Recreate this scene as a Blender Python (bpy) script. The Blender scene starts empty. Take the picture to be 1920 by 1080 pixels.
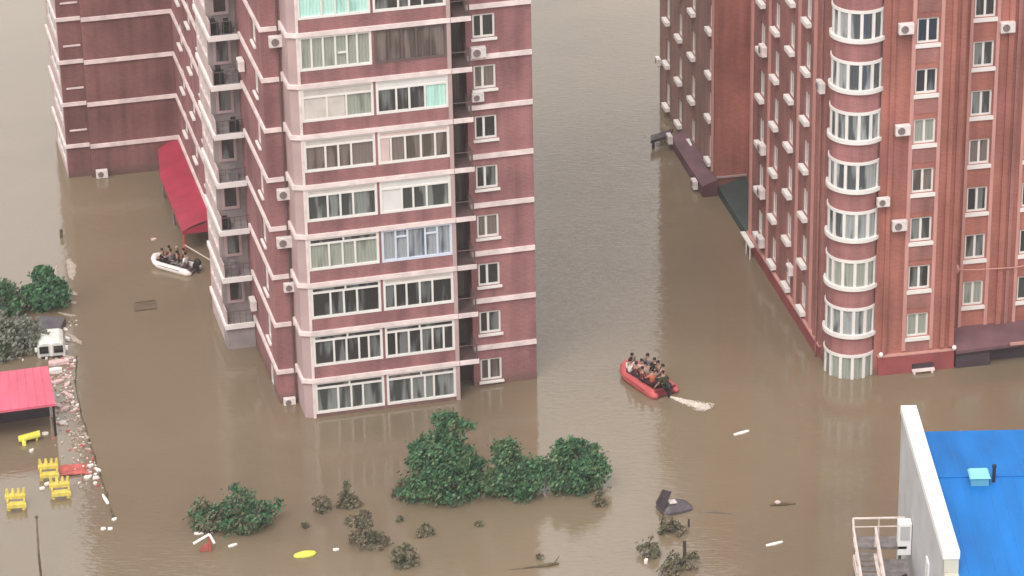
import bpy, bmesh, math, random
from mathutils import Vector, Matrix
RD = random.Random(11)
C = bpy.context.scene.collection
S = bpy.context.scene
rad = math.radians

# ------------------------------------------------------------------ camera, sky, sun, exposure
cd = bpy.data.cameras.new('camera'); cam = bpy.data.objects.new('camera', cd); C.objects.link(cam)
cd.sensor_width = 36.0; cd.lens = 117.61; cd.clip_start = 1.0; cd.clip_end = 6000
cam.matrix_world = Matrix.Translation((0, 0, 84.431)) @ Matrix.Rotation(math.pi/2 - 0.43472, 4, 'X') @ Matrix.Rotation(-0.01953, 4, 'Z')
S.camera = cam
SUN_EL, SUN_AZ = rad(55), rad(200)          # azimuth clockwise from +Y: behind the camera; an overcast day
W = bpy.data.worlds.new('World'); S.world = W; W.use_nodes = True
nt = W.node_tree; nt.nodes.clear()
wo = nt.nodes.new('ShaderNodeOutputWorld'); bg = nt.nodes.new('ShaderNodeBackground')
sky = nt.nodes.new('ShaderNodeTexSky'); sky.sky_type = 'NISHITA'; sky.sun_disc = False
sky.sun_elevation = SUN_EL; sky.sun_rotation = SUN_AZ; sky.air_density = 1.0; sky.dust_density = 6.0; sky.ozone_density = 1.0
hs = nt.nodes.new('ShaderNodeHueSaturation'); hs.inputs['Saturation'].default_value = 0.16
tc = nt.nodes.new('ShaderNodeTexCoord')
cl = nt.nodes.new('ShaderNodeTexNoise'); cl.inputs['Scale'].default_value = 2.6; cl.inputs['Detail'].default_value = 3
cr = nt.nodes.new('ShaderNodeMapRange'); cr.inputs[1].default_value = .3; cr.inputs[2].default_value = .7; cr.inputs[3].default_value = .8; cr.inputs[4].default_value = 1.2
mx = nt.nodes.new('ShaderNodeMix'); mx.data_type = 'RGBA'; mx.blend_type = 'MULTIPLY'; mx.inputs[0].default_value = 1
nt.links.new(tc.outputs['Generated'], cl.inputs['Vector']); nt.links.new(cl.outputs['Fac'], cr.inputs[0])
nt.links.new(sky.outputs[0], hs.inputs['Color']); 
ov = nt.nodes.new('ShaderNodeMix'); ov.data_type = 'RGBA'; ov.inputs[0].default_value = .6; ov.inputs[7].default_value = (7.0, 6.9, 6.7, 1)   # even cloud cover
nt.links.new(hs.outputs[0], ov.inputs[6]); nt.links.new(ov.outputs[2], mx.inputs[6]); nt.links.new(cr.outputs[0], mx.inputs[7])

sy = nt.nodes.new('ShaderNodeSeparateXYZ'); nt.links.new(tc.outputs['Generated'], sy.inputs[0])      # far sky brightened, added to strengthen its reflection in the water
gy = nt.nodes.new('ShaderNodeMapRange'); gy.interpolation_type = 'SMOOTHSTEP'; gy.inputs[1].default_value = .1; gy.inputs[2].default_value = .9; gy.inputs[3].default_value = 1.0; gy.inputs[4].default_value = 1.62
nt.links.new(sy.outputs[1], gy.inputs[0])
dk = nt.nodes.new('ShaderNodeVectorMath'); dk.operation = 'DISTANCE'; dk.inputs[1].default_value = (.030, .912, .415)       # unseen dark sky patch, added to darken the channel's reflection
nt.links.new(tc.outputs['Generated'], dk.inputs[0])
dm = nt.nodes.new('ShaderNodeMapRange'); dm.interpolation_type = 'SMOOTHSTEP'; dm.inputs[1].default_value = 0; dm.inputs[2].default_value = .075; dm.inputs[3].default_value = .48; dm.inputs[4].default_value = 1
nt.links.new(dk.outputs['Value'], dm.inputs[0])
gm = nt.nodes.new('ShaderNodeMath'); gm.operation = 'MULTIPLY'; nt.links.new(gy.outputs[0], gm.inputs[0]); nt.links.new(dm.outputs[0], gm.inputs[1])
m3 = nt.nodes.new('ShaderNodeMix'); m3.data_type = 'RGBA'; m3.blend_type = 'MULTIPLY'; m3.inputs[0].default_value = 1
nt.links.new(mx.outputs[2], m3.inputs[6]); nt.links.new(gm.outputs[0], m3.inputs[7]); nt.links.new(m3.outputs[2], bg.inputs[0]); bg.inputs[1].default_value = 0.14
nt.links.new(bg.outputs[0], wo.inputs[0])
sd = bpy.data.lights.new('sun', 'SUN'); sun = bpy.data.objects.new('sun', sd); C.objects.link(sun)
sd.energy = 0.75; sd.angle = rad(26); sd.color = (1, .95, .88)
d = Vector((math.sin(SUN_AZ)*math.cos(SUN_EL), math.cos(SUN_AZ)*math.cos(SUN_EL), math.sin(SUN_EL)))
sun.rotation_euler = d.to_track_quat('Z', 'Y').to_euler(); sun.location = d*200
vs = S.view_settings; vs.view_transform = 'Standard'; vs.look = 'None'; vs.gamma = 1; vs.use_curve_mapping = False; vs.exposure = 0.6

# ------------------------------------------------------------------ materials
def mat(name, col, rough=.8, var=.15, scale=.6, stretch=(1, 1, 1), spec=.3, bump=0, rnd=0, metal=0, detail=5, bscale=None):
    m = bpy.data.materials.new(name); m.use_nodes = True; n = m.node_tree; p = n.nodes['Principled BSDF']
    p.inputs['Roughness'].default_value = rough; p.inputs['Specular IOR Level'].default_value = spec; p.inputs['Metallic'].default_value = metal
    t = n.nodes.new('ShaderNodeTexCoord'); mp = n.nodes.new('ShaderNodeMapping'); mp.inputs['Scale'].default_value = stretch
    n.links.new(t.outputs['Object'], mp.inputs[0])
    no = n.nodes.new('ShaderNodeTexNoise'); no.inputs['Scale'].default_value = scale; no.inputs['Detail'].default_value = detail
    n.links.new(mp.outputs[0], no.inputs['Vector'])
    mr = n.nodes.new('ShaderNodeMapRange'); mr.inputs[1].default_value = .3; mr.inputs[2].default_value = .7
    mr.inputs[3].default_value = 1-var; mr.inputs[4].default_value = 1+var; n.links.new(no.outputs['Fac'], mr.inputs[0])
    mu = n.nodes.new('ShaderNodeMix'); mu.data_type = 'RGBA'; mu.blend_type = 'MULTIPLY'; mu.inputs[0].default_value = 1
    mu.inputs[6].default_value = (*col, 1); n.links.new(mr.outputs[0], mu.inputs[7])
    out = mu.outputs[2]
    if rnd:
        oi = n.nodes.new('ShaderNodeObjectInfo'); r2 = n.nodes.new('ShaderNodeMapRange'); r2.inputs[3].default_value = 1-rnd; r2.inputs[4].default_value = 1+rnd
        n.links.new(oi.outputs['Random'], r2.inputs[0]); m2 = n.nodes.new('ShaderNodeMix'); m2.data_type = 'RGBA'; m2.blend_type = 'MULTIPLY'; m2.inputs[0].default_value = 1
        n.links.new(out, m2.inputs[6]); n.links.new(r2.outputs[0], m2.inputs[7]); out = m2.outputs[2]
    n.links.new(out, p.inputs['Base Color'])
    if bump:
        b = n.nodes.new('ShaderNodeBump'); b.inputs['Strength'].default_value = bump; b.inputs['Distance'].default_value = .05
        nb = n.nodes.new('ShaderNodeTexNoise'); nb.inputs['Scale'].default_value = bscale or scale*6; n.links.new(t.outputs['Object'], nb.inputs['Vector'])
        n.links.new(nb.outputs['Fac'], b.inputs['Height']); n.links.new(b.outputs[0], p.inputs['Normal'])
    return m

def brick(name, col, mortar, var=.32):
    m = bpy.data.materials.new(name); m.use_nodes = True; n = m.node_tree; p = n.nodes['Principled BSDF']
    p.inputs['Roughness'].default_value = .88; p.inputs['Specular IOR Level'].default_value = .2
    t = n.nodes.new('ShaderNodeTexCoord'); sx = n.nodes.new('ShaderNodeSeparateXYZ'); n.links.new(t.outputs['Object'], sx.inputs[0])
    ad = n.nodes.new('ShaderNodeMath'); ad.operation = 'ADD'; n.links.new(sx.outputs[0], ad.inputs[0]); n.links.new(sx.outputs[1], ad.inputs[1])
    cx = n.nodes.new('ShaderNodeCombineXYZ'); n.links.new(ad.outputs[0], cx.inputs[0]); n.links.new(sx.outputs[2], cx.inputs[1])
    bt = n.nodes.new('ShaderNodeTexBrick'); bt.inputs['Scale'].default_value = 1.0; bt.inputs['Brick Width'].default_value = .26; bt.inputs['Row Height'].default_value = .078
    bt.inputs['Mortar Size'].default_value = .009; bt.inputs['Color1'].default_value = (*[c*.9 for c in col], 1); bt.inputs['Color2'].default_value = (*[c*1.1 for c in col], 1)
    bt.inputs['Mortar'].default_value = (*mortar, 1); n.links.new(cx.outputs[0], bt.inputs['Vector'])
    a = n.nodes.new('ShaderNodeTexNoise'); a.inputs['Scale'].default_value = .35; a.inputs['Detail'].default_value = 6; n.links.new(t.outputs['Object'], a.inputs['Vector'])
    mp = n.nodes.new('ShaderNodeMapping'); mp.inputs['Scale'].default_value = (1.6, 1.6, .12); n.links.new(t.outputs['Object'], mp.inputs[0])
    b = n.nodes.new('ShaderNodeTexNoise'); b.inputs['Scale'].default_value = .9; b.inputs['Detail'].default_value = 4; n.links.new(mp.outputs[0], b.inputs['Vector'])
    s = n.nodes.new('ShaderNodeMath'); s.operation = 'ADD'; n.links.new(a.outputs['Fac'], s.inputs[0]); n.links.new(b.outputs['Fac'], s.inputs[1])
    mr = n.nodes.new('ShaderNodeMapRange'); mr.inputs[1].default_value = .7; mr.inputs[2].default_value = 1.3; mr.inputs[3].default_value = 1-var; mr.inputs[4].default_value = 1+var
    n.links.new(s.outputs[0], mr.inputs[0])
    mu = n.nodes.new('ShaderNodeMix'); mu.data_type = 'RGBA'; mu.blend_type = 'MULTIPLY'; mu.inputs[0].default_value = 1
    n.links.new(bt.outputs['Color'], mu.inputs[6]); n.links.new(mr.outputs[0], mu.inputs[7])
    nz = n.nodes.new('ShaderNodeMath'); nz.operation = 'MULTIPLY_ADD'; nz.inputs[1].default_value = -1.3; n.links.new(b.outputs['Fac'], nz.inputs[0]); n.links.new(sx.outputs[2], nz.inputs[2])
    tm = n.nodes.new('ShaderNodeMapRange'); tm.inputs[1].default_value = -.45; tm.inputs[2].default_value = -.05; tm.inputs[3].default_value = .55; tm.inputs[4].default_value = 0; n.links.new(nz.outputs[0], tm.inputs[0])
    mm = n.nodes.new('ShaderNodeMix'); mm.data_type = 'RGBA'; mm.inputs[7].default_value = (.12, .085, .062, 1); n.links.new(tm.outputs[0], mm.inputs[0]); n.links.new(mu.outputs[2], mm.inputs[6]); n.links.new(mm.outputs[2], p.inputs['Base Color'])
    return m

def glass(name, dark, pale, cover=.45, rough=.12):
    """window pane: dark room with a pale curtain hanging over part of it; differs from window to window"""
    m = bpy.data.materials.new(name); m.use_nodes = True; n = m.node_tree; p = n.nodes['Principled BSDF']
    p.inputs['Roughness'].default_value = rough; p.inputs['Specular IOR Level'].default_value = .6
    t = n.nodes.new('ShaderNodeTexCoord'); oi = n.nodes.new('ShaderNodeObjectInfo')
    ml = n.nodes.new('ShaderNodeMath'); ml.operation = 'MULTIPLY'; ml.inputs[1].default_value = 73.0; n.links.new(oi.outputs['Random'], ml.inputs[0])
    ad = n.nodes.new('ShaderNodeVectorMath'); ad.operation = 'ADD'; n.links.new(t.outputs['Object'], ad.inputs[0]); n.links.new(ml.outputs[0], ad.inputs[1])
    mp = n.nodes.new('ShaderNodeMapping'); mp.inputs['Scale'].default_value = (1.5, 1.5, .25); n.links.new(ad.outputs[0], mp.inputs[0])
    no = n.nodes.new('ShaderNodeTexNoise'); no.inputs['Scale'].default_value = 1.1; no.inputs['Detail'].default_value = 2; n.links.new(mp.outputs[0], no.inputs['Vector'])
    rp = n.nodes.new('ShaderNodeValToRGB'); e = rp.color_ramp.elements
    e[0].position = 1-cover-.05; e[0].color = (*dark, 1); e[1].position = 1-cover+.05; e[1].color = (*pale, 1)
    n.links.new(no.outputs['Fac'], rp.inputs[0])
    wv = n.nodes.new('ShaderNodeTexWave'); wv.inputs['Scale'].default_value = 1.7; wv.inputs['Distortion'].default_value = 4.0; n.links.new(ad.outputs[0], wv.inputs['Vector'])
    mr = n.nodes.new('ShaderNodeMapRange'); mr.inputs[3].default_value = .90; mr.inputs[4].default_value = 1.06; n.links.new(wv.outputs['Fac'], mr.inputs[0])
    mu = n.nodes.new('ShaderNodeMix'); mu.data_type = 'RGBA'; mu.blend_type = 'MULTIPLY'; mu.inputs[0].default_value = 1
    n.links.new(rp.outputs[0], mu.inputs[6]); n.links.new(mr.outputs[0], mu.inputs[7]); n.links.new(mu.outputs[2], p.inputs['Base Color'])
    return m

M = dict(
    brickL=brick('brick_dusty_pink', (.275, .115, .119), (.33, .19, .185)),
    brickD=brick('brick_pink_shaded', (.190, .080, .078), (.26, .14, .13)),  # the dusty pink brick with the court's shade put into its colour
    brickR=brick('brick_red', (.360, .122, .096), (.41, .2, .165)),
    brickS=brick('brick_brown_red', (.310, .125, .112), (.35, .19, .17)),
    brickB=brick('brick_red_hazed', (.270, .148, .122), (.31, .2, .17)),  # the red block's brick, rear light and haze put into its colour
    brickP=brick('brick_pinkish', (.320, .130, .128), (.38, .2, .19)),
    strip=mat('pink_render', (.56, .285, .25), .8, .08),
    plinth=mat('plinth_red_render', (.30, .075, .075), .8, .2),
    band=mat('pale_pink_concrete', (.78, .65, .63), .75, .17, 1.4),
    coping=mat('off_white_coping', (.80, .74, .72), .7, .08, 1.2),
    white=mat('white_plastic_frame', (.80, .76, .73), .45, .05, 1.0),
    bluewhite=mat('blueish_white_frame', (.66, .70, .82), .45, .05),
    brownframe=mat('brown_frame', (.14, .095, .09), .6, .1),
    pinkcol=mat('pinkish_white_column', (.47, .335, .328), .7, .1),
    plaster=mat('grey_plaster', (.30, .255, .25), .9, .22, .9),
    plasterP=mat('pinkish_plaster', (.52, .40, .39), .9, .15, .9),
    greyfloor=mat('grey_slab', (.28, .24, .24), .9, .25, 1.2),
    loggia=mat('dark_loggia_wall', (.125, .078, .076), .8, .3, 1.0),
    roof=mat('roof_felt', (.16, .15, .145), .95, .2, .5),
    g_dark=glass('glass_dark_room', (.040, .036, .036), (.175, .182, .180), .44),
    g_curtain=glass('glass_curtains', (.055, .058, .055), (.225, .24, .232), .5),
    g_green=glass('glass_greenish_grey', (.20, .215, .19), (.33, .35, .30), .6),
    g_teal=glass('glass_teal', (.34, .60, .53), (.50, .78, .70), .6, .25),
    g_brown=glass('glass_brown_room', (.10, .075, .068), (.20, .16, .145), .5),
    g_bay=glass('glass_grey_blue', (.075, .085, .095), (.34, .36, .36), .5),
    g_blue=glass('glass_bluish', (.10, .125, .17), (.34, .36, .38), .5),
    panel=mat('pale_panel', (.58, .52, .48), .6, .12, 1.5, rnd=.08),
    ppanel=mat('pinkish_panel', (.66, .50, .47), .6, .08, 1.5),
    wpanel=mat('white_panel', (.72, .70, .68), .5, .06, 1.5),
    acw=mat('air_conditioner_white', (.74, .66, .64), .5, .12, 3, rnd=.08),
    acfan=mat('air_conditioner_fan', (.22, .17, .17), .6, .3, 6),
    red=mat('red_metal_roof', (.36, .035, .065), .55, .18, .7, bump=.2),
    pink=mat('pink_red_roof', (.64, .120, .185), .55, .13, .7, (1, 1, 1), bump=.15),
    maroon=mat('dull_maroon_sheet', (.125, .048, .060), .6, .3, .8),
    green=mat('dark_green_roof', (.045, .06, .058), .6, .3),
    purple=mat('dark_maroon_roof', (.15, .075, .088), .55, .2, .8),
    darkshade=mat('dark_shade', (.06, .04, .05), .9, .3),  # dark tone standing in for shade under roofs and in openings
    bluebld=mat('light_grey_render', (.50, .495, .50), .8, .1, .7),
    parapet=mat('white_parapet_sheet', (.86, .86, .85), .5, .03),
    cream=mat('cream_render', (.56, .55, .46), .8, .08),
    blueroof=mat('blue_metal_roof', (.005, .150, .47), .5, .22, .45, (1.6, .35, 1), spec=.15, bump=.12, bscale=3),
    teal=mat('pale_teal_sheet', (.25, .62, .68), .5, .1),
    tealD=mat('teal_sheet_side', (.12, .36, .48), .5, .1),
    navy=mat('dark_pipe', (.015, .02, .045), .5, .1),
    steel=mat('grey_steel', (.20, .175, .175), .7, .3, 3),
    railp=mat('rail_pale_paint', (.68, .57, .53), .6, .12, 3),
    yellow=mat('yellow_plastic', (.66, .52, .11), .5, .22, 3),
    ybright=mat('yellow_hull', (.70, .66, .10), .45, .12, 4),
    redp=mat('red_plastic', (.46, .105, .09), .5, .3, 2),
    whitep=mat('white_scrap', (.82, .77, .72), .6, .15, 4),
    pinkp=mat('pinkish_scrap', (.66, .47, .45), .6, .2, 4),
    wood=mat('wet_wood', (.12, .09, .05), .9, .4, 3, bump=.4),
    vanw=mat('white_car_paint', (.66, .66, .62), .35, .15, 2, spec=.5),
    vang=mat('car_glass', (.015, .015, .015), .1, .2, spec=.6),
    carD=mat('dark_car_paint', (.05, .035, .04), .5, .3, 2, spec=.5),
    carG=mat('grey_car_paint', (.095, .08, .09), .4, .3, 2, spec=.5),
    mud=mat('muddy_car_paint', (.145, .105, .072), .35, .25, 1.5),
    tubeR=mat('red_rubber', (.52, .105, .105), .5, .14, 3),
    tubeRd=mat('dark_red_rubber', (.20, .03, .035), .6, .2, 3),
    tubeW=mat('white_rubber', (.82, .73, .69), .5, .06, 3),
    floorG=mat('boat_floor', (.16, .115, .11), .8, .3, 4),
    black=mat('black_plastic', (.018, .016, .016), .5, .3, 5),
    leafD=mat('leaf_deep_green', (.045, .115, .060), .7, .35, 2.5),
    leafM=mat('leaf_green', (.080, .185, .085), .7, .35, 2.5),
    leafL=mat('leaf_light_green', (.150, .215, .105), .7, .3, 2.5),
    leafB=mat('leaf_muddy_brown', (.185, .150, .098), .8, .35, 2.5),
    leafO=mat('leaf_olive_mud', (.150, .152, .095), .8, .35, 2.5),
    leafG=mat('leaf_grey_green', (.21, .215, .175), .8, .3, 2.5),
    bark=mat('bark', (.075, .055, .04), .95, .3, 5, bump=.4),
    foam=mat('foam', (.74, .65, .57), .8, .2, 2.0),
    foam_thin=mat('thin_foam', (.40, .33, .27), .7, .2, 2),
    skin=mat('skin', (.42, .24, .17), .6, .05), hair=mat('black_hair', (.012, .010, .010), .6, .2), eye=mat('eye', (.01, .01, .01), .3, 0),
    cWhite=mat('white_cloth', (.74, .68, .68), .9, .1, 6), cPink=mat('pink_cloth', (.74, .42, .44), .9, .1, 6), cBlack=mat('black_cloth', (.022, .018, .02), .9, .2, 6),
    cMaroon=mat('maroon_cloth', (.12, .025, .03), .9, .2, 6), cGrey=mat('grey_cloth', (.17, .15, .155), .9, .2, 6), cOlive=mat('olive_cloth', (.055, .05, .03), .9, .2, 6),
    cOrange=mat('orange_red_vest', (.55, .13, .09), .8, .1, 6), cNavy=mat('navy_cloth', (.025, .027, .05), .9, .2, 6), cTan=mat('tan_cloth', (.42, .30, .26), .9, .1, 6),
)

def water_material():
    m = bpy.data.materials.new('muddy_flood_water'); m.use_nodes = True; n = m.node_tree; p = n.nodes['Principled BSDF']
    t = n.nodes.new('ShaderNodeTexCoord')
    a = n.nodes.new('ShaderNodeTexNoise'); a.inputs['Scale'].default_value = .05; a.inputs['Detail'].default_value = 5; a.inputs['Distortion'].default_value = .6
    n.links.new(t.outputs['Object'], a.inputs['Vector'])
    rp = n.nodes.new('ShaderNodeValToRGB'); e = rp.color_ramp.elements
    e[0].position = .35; e[0].color = (.176, .131, .087, 1); e[1].position = .65; e[1].color = (.216, .164, .107, 1)
    n.links.new(a.outputs['Fac'], rp.inputs[0]); n.links.new(rp.outputs[0], p.inputs['Base Color'])
    p.inputs['IOR'].default_value = 1.5; p.inputs['Specular IOR Level'].default_value = .5
    r = n.nodes.new('ShaderNodeTexNoise'); r.inputs['Scale'].default_value = .09; r.inputs['Detail'].default_value = 3; n.links.new(t.outputs['Object'], r.inputs['Vector'])
    rr = n.nodes.new('ShaderNodeMapRange'); rr.inputs[1].default_value = .35; rr.inputs[2].default_value = .65; rr.inputs[3].default_value = .04; rr.inputs[4].default_value = .10
    n.links.new(r.outputs['Fac'], rr.inputs[0]); n.links.new(rr.outputs[0], p.inputs['Roughness'])
    w1 = n.nodes.new('ShaderNodeTexNoise'); w1.inputs['Scale'].default_value = 1.3; w1.inputs['Detail'].default_value = 2; mpw = n.nodes.new('ShaderNodeMapping'); mpw.inputs['Scale'].default_value = (1.1, 3.4, 1.0); mpw.inputs['Rotation'].default_value = (0, 0, .06); n.links.new(t.outputs['Object'], mpw.inputs[0]); n.links.new(mpw.outputs[0], w1.inputs['Vector'])
    w2 = n.nodes.new('ShaderNodeTexNoise'); w2.inputs['Scale'].default_value = .28; w2.inputs['Detail'].default_value = 2; n.links.new(t.outputs['Object'], w2.inputs['Vector'])
    b1 = n.nodes.new('ShaderNodeBump'); b1.inputs['Strength'].default_value = .13; b1.inputs['Distance'].default_value = .10; n.links.new(w1.outputs['Fac'], b1.inputs['Height'])
    b2 = n.nodes.new('ShaderNodeBump'); b2.inputs['Strength'].default_value = .035; b2.inputs['Distance'].default_value = .25; n.links.new(w2.outputs['Fac'], b2.inputs['Height'])
    n.links.new(b1.outputs[0], b2.inputs['Normal']); n.links.new(b2.outputs[0], p.inputs['Normal'])
    return m
M['water'] = water_material()

# ------------------------------------------------------------------ helpers
def tag(o, label=None, cat=None, group=None, kind=None):
    if label: o['label'] = label
    if cat: o['category'] = cat
    if group: o['group'] = group
    if kind: o['kind'] = kind
    return o
def empty(name, label, cat, loc=(0, 0, 0), rz=0, group=None):
    o = bpy.data.objects.new(name, None); C.objects.link(o); o.location = loc; o.rotation_euler = (0, 0, rz); o.empty_display_size = .3
    return tag(o, label, cat, group)
class MB:
    """collects shapes that become ONE mesh object"""
    def __init__(s): s.v = []; s.f = []; s.m = []
    def face(s, pts, mi=0):
        b = len(s.v); s.v += [tuple(p) for p in pts]; s.f.append(tuple(range(b, b+len(pts)))); s.m.append(mi)
    def add(s, verts, faces, mi=0):
        b = len(s.v); s.v += [tuple(p) for p in verts]
        for f in faces: s.f.append(tuple(i+b for i in f)); s.m.append(mi)
    def box(s, x0, x1, y0, y1, z0, z1, mi=0):
        s.add([(x0, y0, z0), (x1, y0, z0), (x1, y1, z0), (x0, y1, z0), (x0, y0, z1), (x1, y0, z1), (x1, y1, z1), (x0, y1, z1)],
              [(0, 3, 2, 1), (4, 5, 6, 7), (0, 1, 5, 4), (1, 2, 6, 5), (2, 3, 7, 6), (3, 0, 4, 7)], mi)
    def prism(s, poly, z0, z1, mi=0):
        n = len(poly); s.add([(x, y, z0) for x, y in poly]+[(x, y, z1) for x, y in poly],
              [tuple(reversed(range(n))), tuple(range(n, 2*n))]+[(i, (i+1) % n, n+(i+1) % n, n+i) for i in range(n)], mi)
    def tube(s, path, r, n=8, mi=0, cap=True):
        P = [Vector(p) for p in path]; rs = r if isinstance(r, (list, tuple)) else [r]*len(P); rings = []; b = len(s.v); up0 = None
        for i, p in enumerate(P):
            t = ((P[i+1] if i+1 < len(P) else P[i])-(P[i-1] if i else P[i])).normalized()
            if up0 is None: up0 = Vector((0, 0, 1)) if abs(t.z) < .9 else Vector((1, 0, 0))
            a = t.cross(up0).normalized(); up = a.cross(t).normalized(); up0 = up
            for k in range(n):
                q = p+(a*math.cos(2*math.pi*k/n)+up*math.sin(2*math.pi*k/n))*rs[i]; s.v.append(tuple(q))
        for i in range(len(P)-1):
            for k in range(n):
                s.f.append((b+i*n+k, b+i*n+(k+1) % n, b+(i+1)*n+(k+1) % n, b+(i+1)*n+k)); s.m.append(mi)
        if cap:
            s.f.append(tuple(b+k for k in reversed(range(n)))); s.m.append(mi)
            s.f.append(tuple(b+(len(P)-1)*n+k for k in range(n))); s.m.append(mi)
    def ball(s, c, r, mi=0, nu=10, nv=6):
        rx, ry, rz = r if isinstance(r, (list, tuple)) else (r, r, r); vs_ = [(c[0], c[1], c[2]-rz)]; fs = []
        for j in range(1, nv):
            a = -math.pi/2+math.pi*j/nv
            for i in range(nu):
                t = 2*math.pi*i/nu; vs_.append((c[0]+rx*math.cos(a)*math.cos(t), c[1]+ry*math.cos(a)*math.sin(t), c[2]+rz*math.sin(a)))
        vs_.append((c[0], c[1], c[2]+rz)); T = len(vs_)-1
        for i in range(nu):
            fs.append((0, 1+(i+1) % nu, 1+i)); fs.append((T, 1+(nv-2)*nu+i, 1+(nv-2)*nu+(i+1) % nu))
        for j in range(nv-2):
            for i in range(nu): fs.append((1+j*nu+i, 1+j*nu+(i+1) % nu, 1+(j+1)*nu+(i+1) % nu, 1+(j+1)*nu+i))
        s.add(vs_, fs, mi)
    def ribbon(s, pts, off, z0, z1, mi=0, inset=.03):
        """a band along a wall line, mitred at the corners; pts run so that outside is on the right-hand side"""
        P = [Vector(p) for p in pts]; n = len(P); O = []; I = []
        for i in range(n):
            d0 = (P[i]-P[i-1]).normalized() if i else None; d1 = (P[i+1]-P[i]).normalized() if i < n-1 else None
            n0 = Vector((d0.y, -d0.x)) if d0 else None; n1 = Vector((d1.y, -d1.x)) if d1 else None
            if n0 is None: w = n1
            elif n1 is None: w = n0
            else: w = (n0+n1)/(1+n0.dot(n1))
            O.append(P[i]+w*off); I.append(P[i]-w*inset)
        for i in range(n-1):
            a, b, c_, e = O[i], O[i+1], I[i+1], I[i]
            s.face([(a.x, a.y, z0), (b.x, b.y, z0), (b.x, b.y, z1), (a.x, a.y, z1)], mi)
            s.face([(a.x, a.y, z1), (b.x, b.y, z1), (c_.x, c_.y, z1), (e.x, e.y, z1)], mi)
            s.face([(e.x, e.y, z0), (c_.x, c_.y, z0), (b.x, b.y, z0), (a.x, a.y, z0)], mi)
        for i in (0, n-1):
            a, e = O[i], I[i]; s.face([(a.x, a.y, z0), (a.x, a.y, z1), (e.x, e.y, z1), (e.x, e.y, z0)], mi)
    def wall(s, axis, fixed, a0, a1, z0, z1, openings=(), depth=.22, mi=0):
        """wall sheet with real openings and reveals. axis 'v': faces -v, runs along u; axis 'u': faces -u, runs along v"""
        P = (lambda a, z, d: (a, fixed+d, z)) if axis == 'v' else (lambda a, z, d: (fixed+d, a, z))
        A = sorted({a0, a1, *[o[0] for o in openings], *[o[1] for o in openings]}); Z = sorted({z0, z1, *[o[2] for o in openings], *[o[3] for o in openings]})
        A = [a for a in A if a0 <= a <= a1]; Z = [z for z in Z if z0 <= z <= z1]
        for i in range(len(A)-1):
            for j in range(len(Z)-1):
                ca, cz = (A[i]+A[i+1])/2, (Z[j]+Z[j+1])/2
                if any(o[0] < ca < o[1] and o[2] < cz < o[3] for o in openings): continue
                s.face([P(A[i], Z[j], 0), P(A[i+1], Z[j], 0), P(A[i+1], Z[j+1], 0), P(A[i], Z[j+1], 0)], mi)
        for (b0, b1, y0, y1) in openings:
            y0, y1 = max(y0, z0), min(y1, z1)
            s.face([P(b0, y0, 0), P(b1, y0, 0), P(b1, y0, depth), P(b0, y0, depth)], mi); s.face([P(b0, y1, 0), P(b0, y1, depth), P(b1, y1, depth), P(b1, y1, 0)], mi)
            s.face([P(b0, y0, 0), P(b0, y0, depth), P(b0, y1, depth), P(b0, y1, 0)], mi); s.face([P(b1, y0, 0), P(b1, y1, 0), P(b1, y1, depth), P(b1, y0, depth)], mi)
    def mesh(s, name, mats, smooth=False):
        me = bpy.data.meshes.new(name); me.from_pydata(s.v, [], s.f)
        for m in (mats if isinstance(mats, (list, tuple)) else [mats]): me.materials.append(M[m] if isinstance(m, str) else m)
        me.polygons.foreach_set('material_index', s.m)
        if smooth: me.polygons.foreach_set('use_smooth', [True]*len(s.f))
        me.update(); return me
    def build(s, name, mats, parent=None, loc=(0, 0, 0), rz=0, smooth=False, bevel=0):
        o = bpy.data.objects.new(name, s.mesh(name, mats, smooth)); C.objects.link(o); o.location = loc; o.rotation_euler = (0, 0, rz)
        if parent: o.parent = parent
        if bevel:
            b = o.modifiers.new('bevel', 'BEVEL'); b.width = bevel; b.segments = 2; b.limit_method = 'ANGLE'
        return o
def copy_tree(o, parent=None):
    c = o.copy(); C.objects.link(c)
    if parent: c.parent = parent
    for ch in [x for x in bpy.data.objects if x.parent == o]: copy_tree(ch, c)
    return c

# ------------------------------------------------------------------ flood water
w = MB(); w.face([(-700, -250, 0), (700, -250, 0), (700, 1100, 0), (-700, 1100, 0)])
tag(w.build('flood_water', 'water'), kind='structure')

# ------------------------------------------------------------------ window builders (local: x along the wall, -y outward, z up; origin bottom middle of the opening)
def frame_mb(mb, w_, h, bars=(), transom=None, t=.09, d0=-.05, d1=.05, mt=.08, bars_full=True):
    x0, x1 = -w_/2, w_/2
    mb.box(x0, x1, d0, d1, 0, t); mb.box(x0, x1, d0, d1, h-t, h)
    mb.box(x0, x0+t, d0, d1, t, h-t); mb.box(x1-t, x1, d0, d1, t, h-t)
    top = h-t
    if transom:
        mb.box(x0+t, x1-t, d0+.004, d1-.004, transom-mt/2, transom+mt/2)
        if bars_full is False: top = transom-mt/2
    for b in bars: mb.box(x0+b*w_-mt/2, x0+b*w_+mt/2, d0+.008, d1-.008, t, top)
def simple_window(w_, h, frame='white', pane='g_dark', bars=(.5,), sill=.12, sillmat='white', parent=None, silld=.22):
    f = MB(); frame_mb(f, w_, h, bars, t=.10, mt=.13); fo = f.build('window', frame, parent)
    p = MB(); p.box(-w_/2+.05, w_/2-.05, .02, .04, .05, h-.05); p.build('pane', pane, fo)
    if sill:
        s_ = MB(); s_.box(-w_/2-.1, w_/2+.1, -.15-silld, -.04, -sill-.02, -.02); s_.build('sill', sillmat, fo)
    return fo
def place(o, parent, loc, rz): o.parent = parent; o.location = loc; o.rotation_euler = (0, 0, rz); return o
SIDE = -math.pi/2
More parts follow.
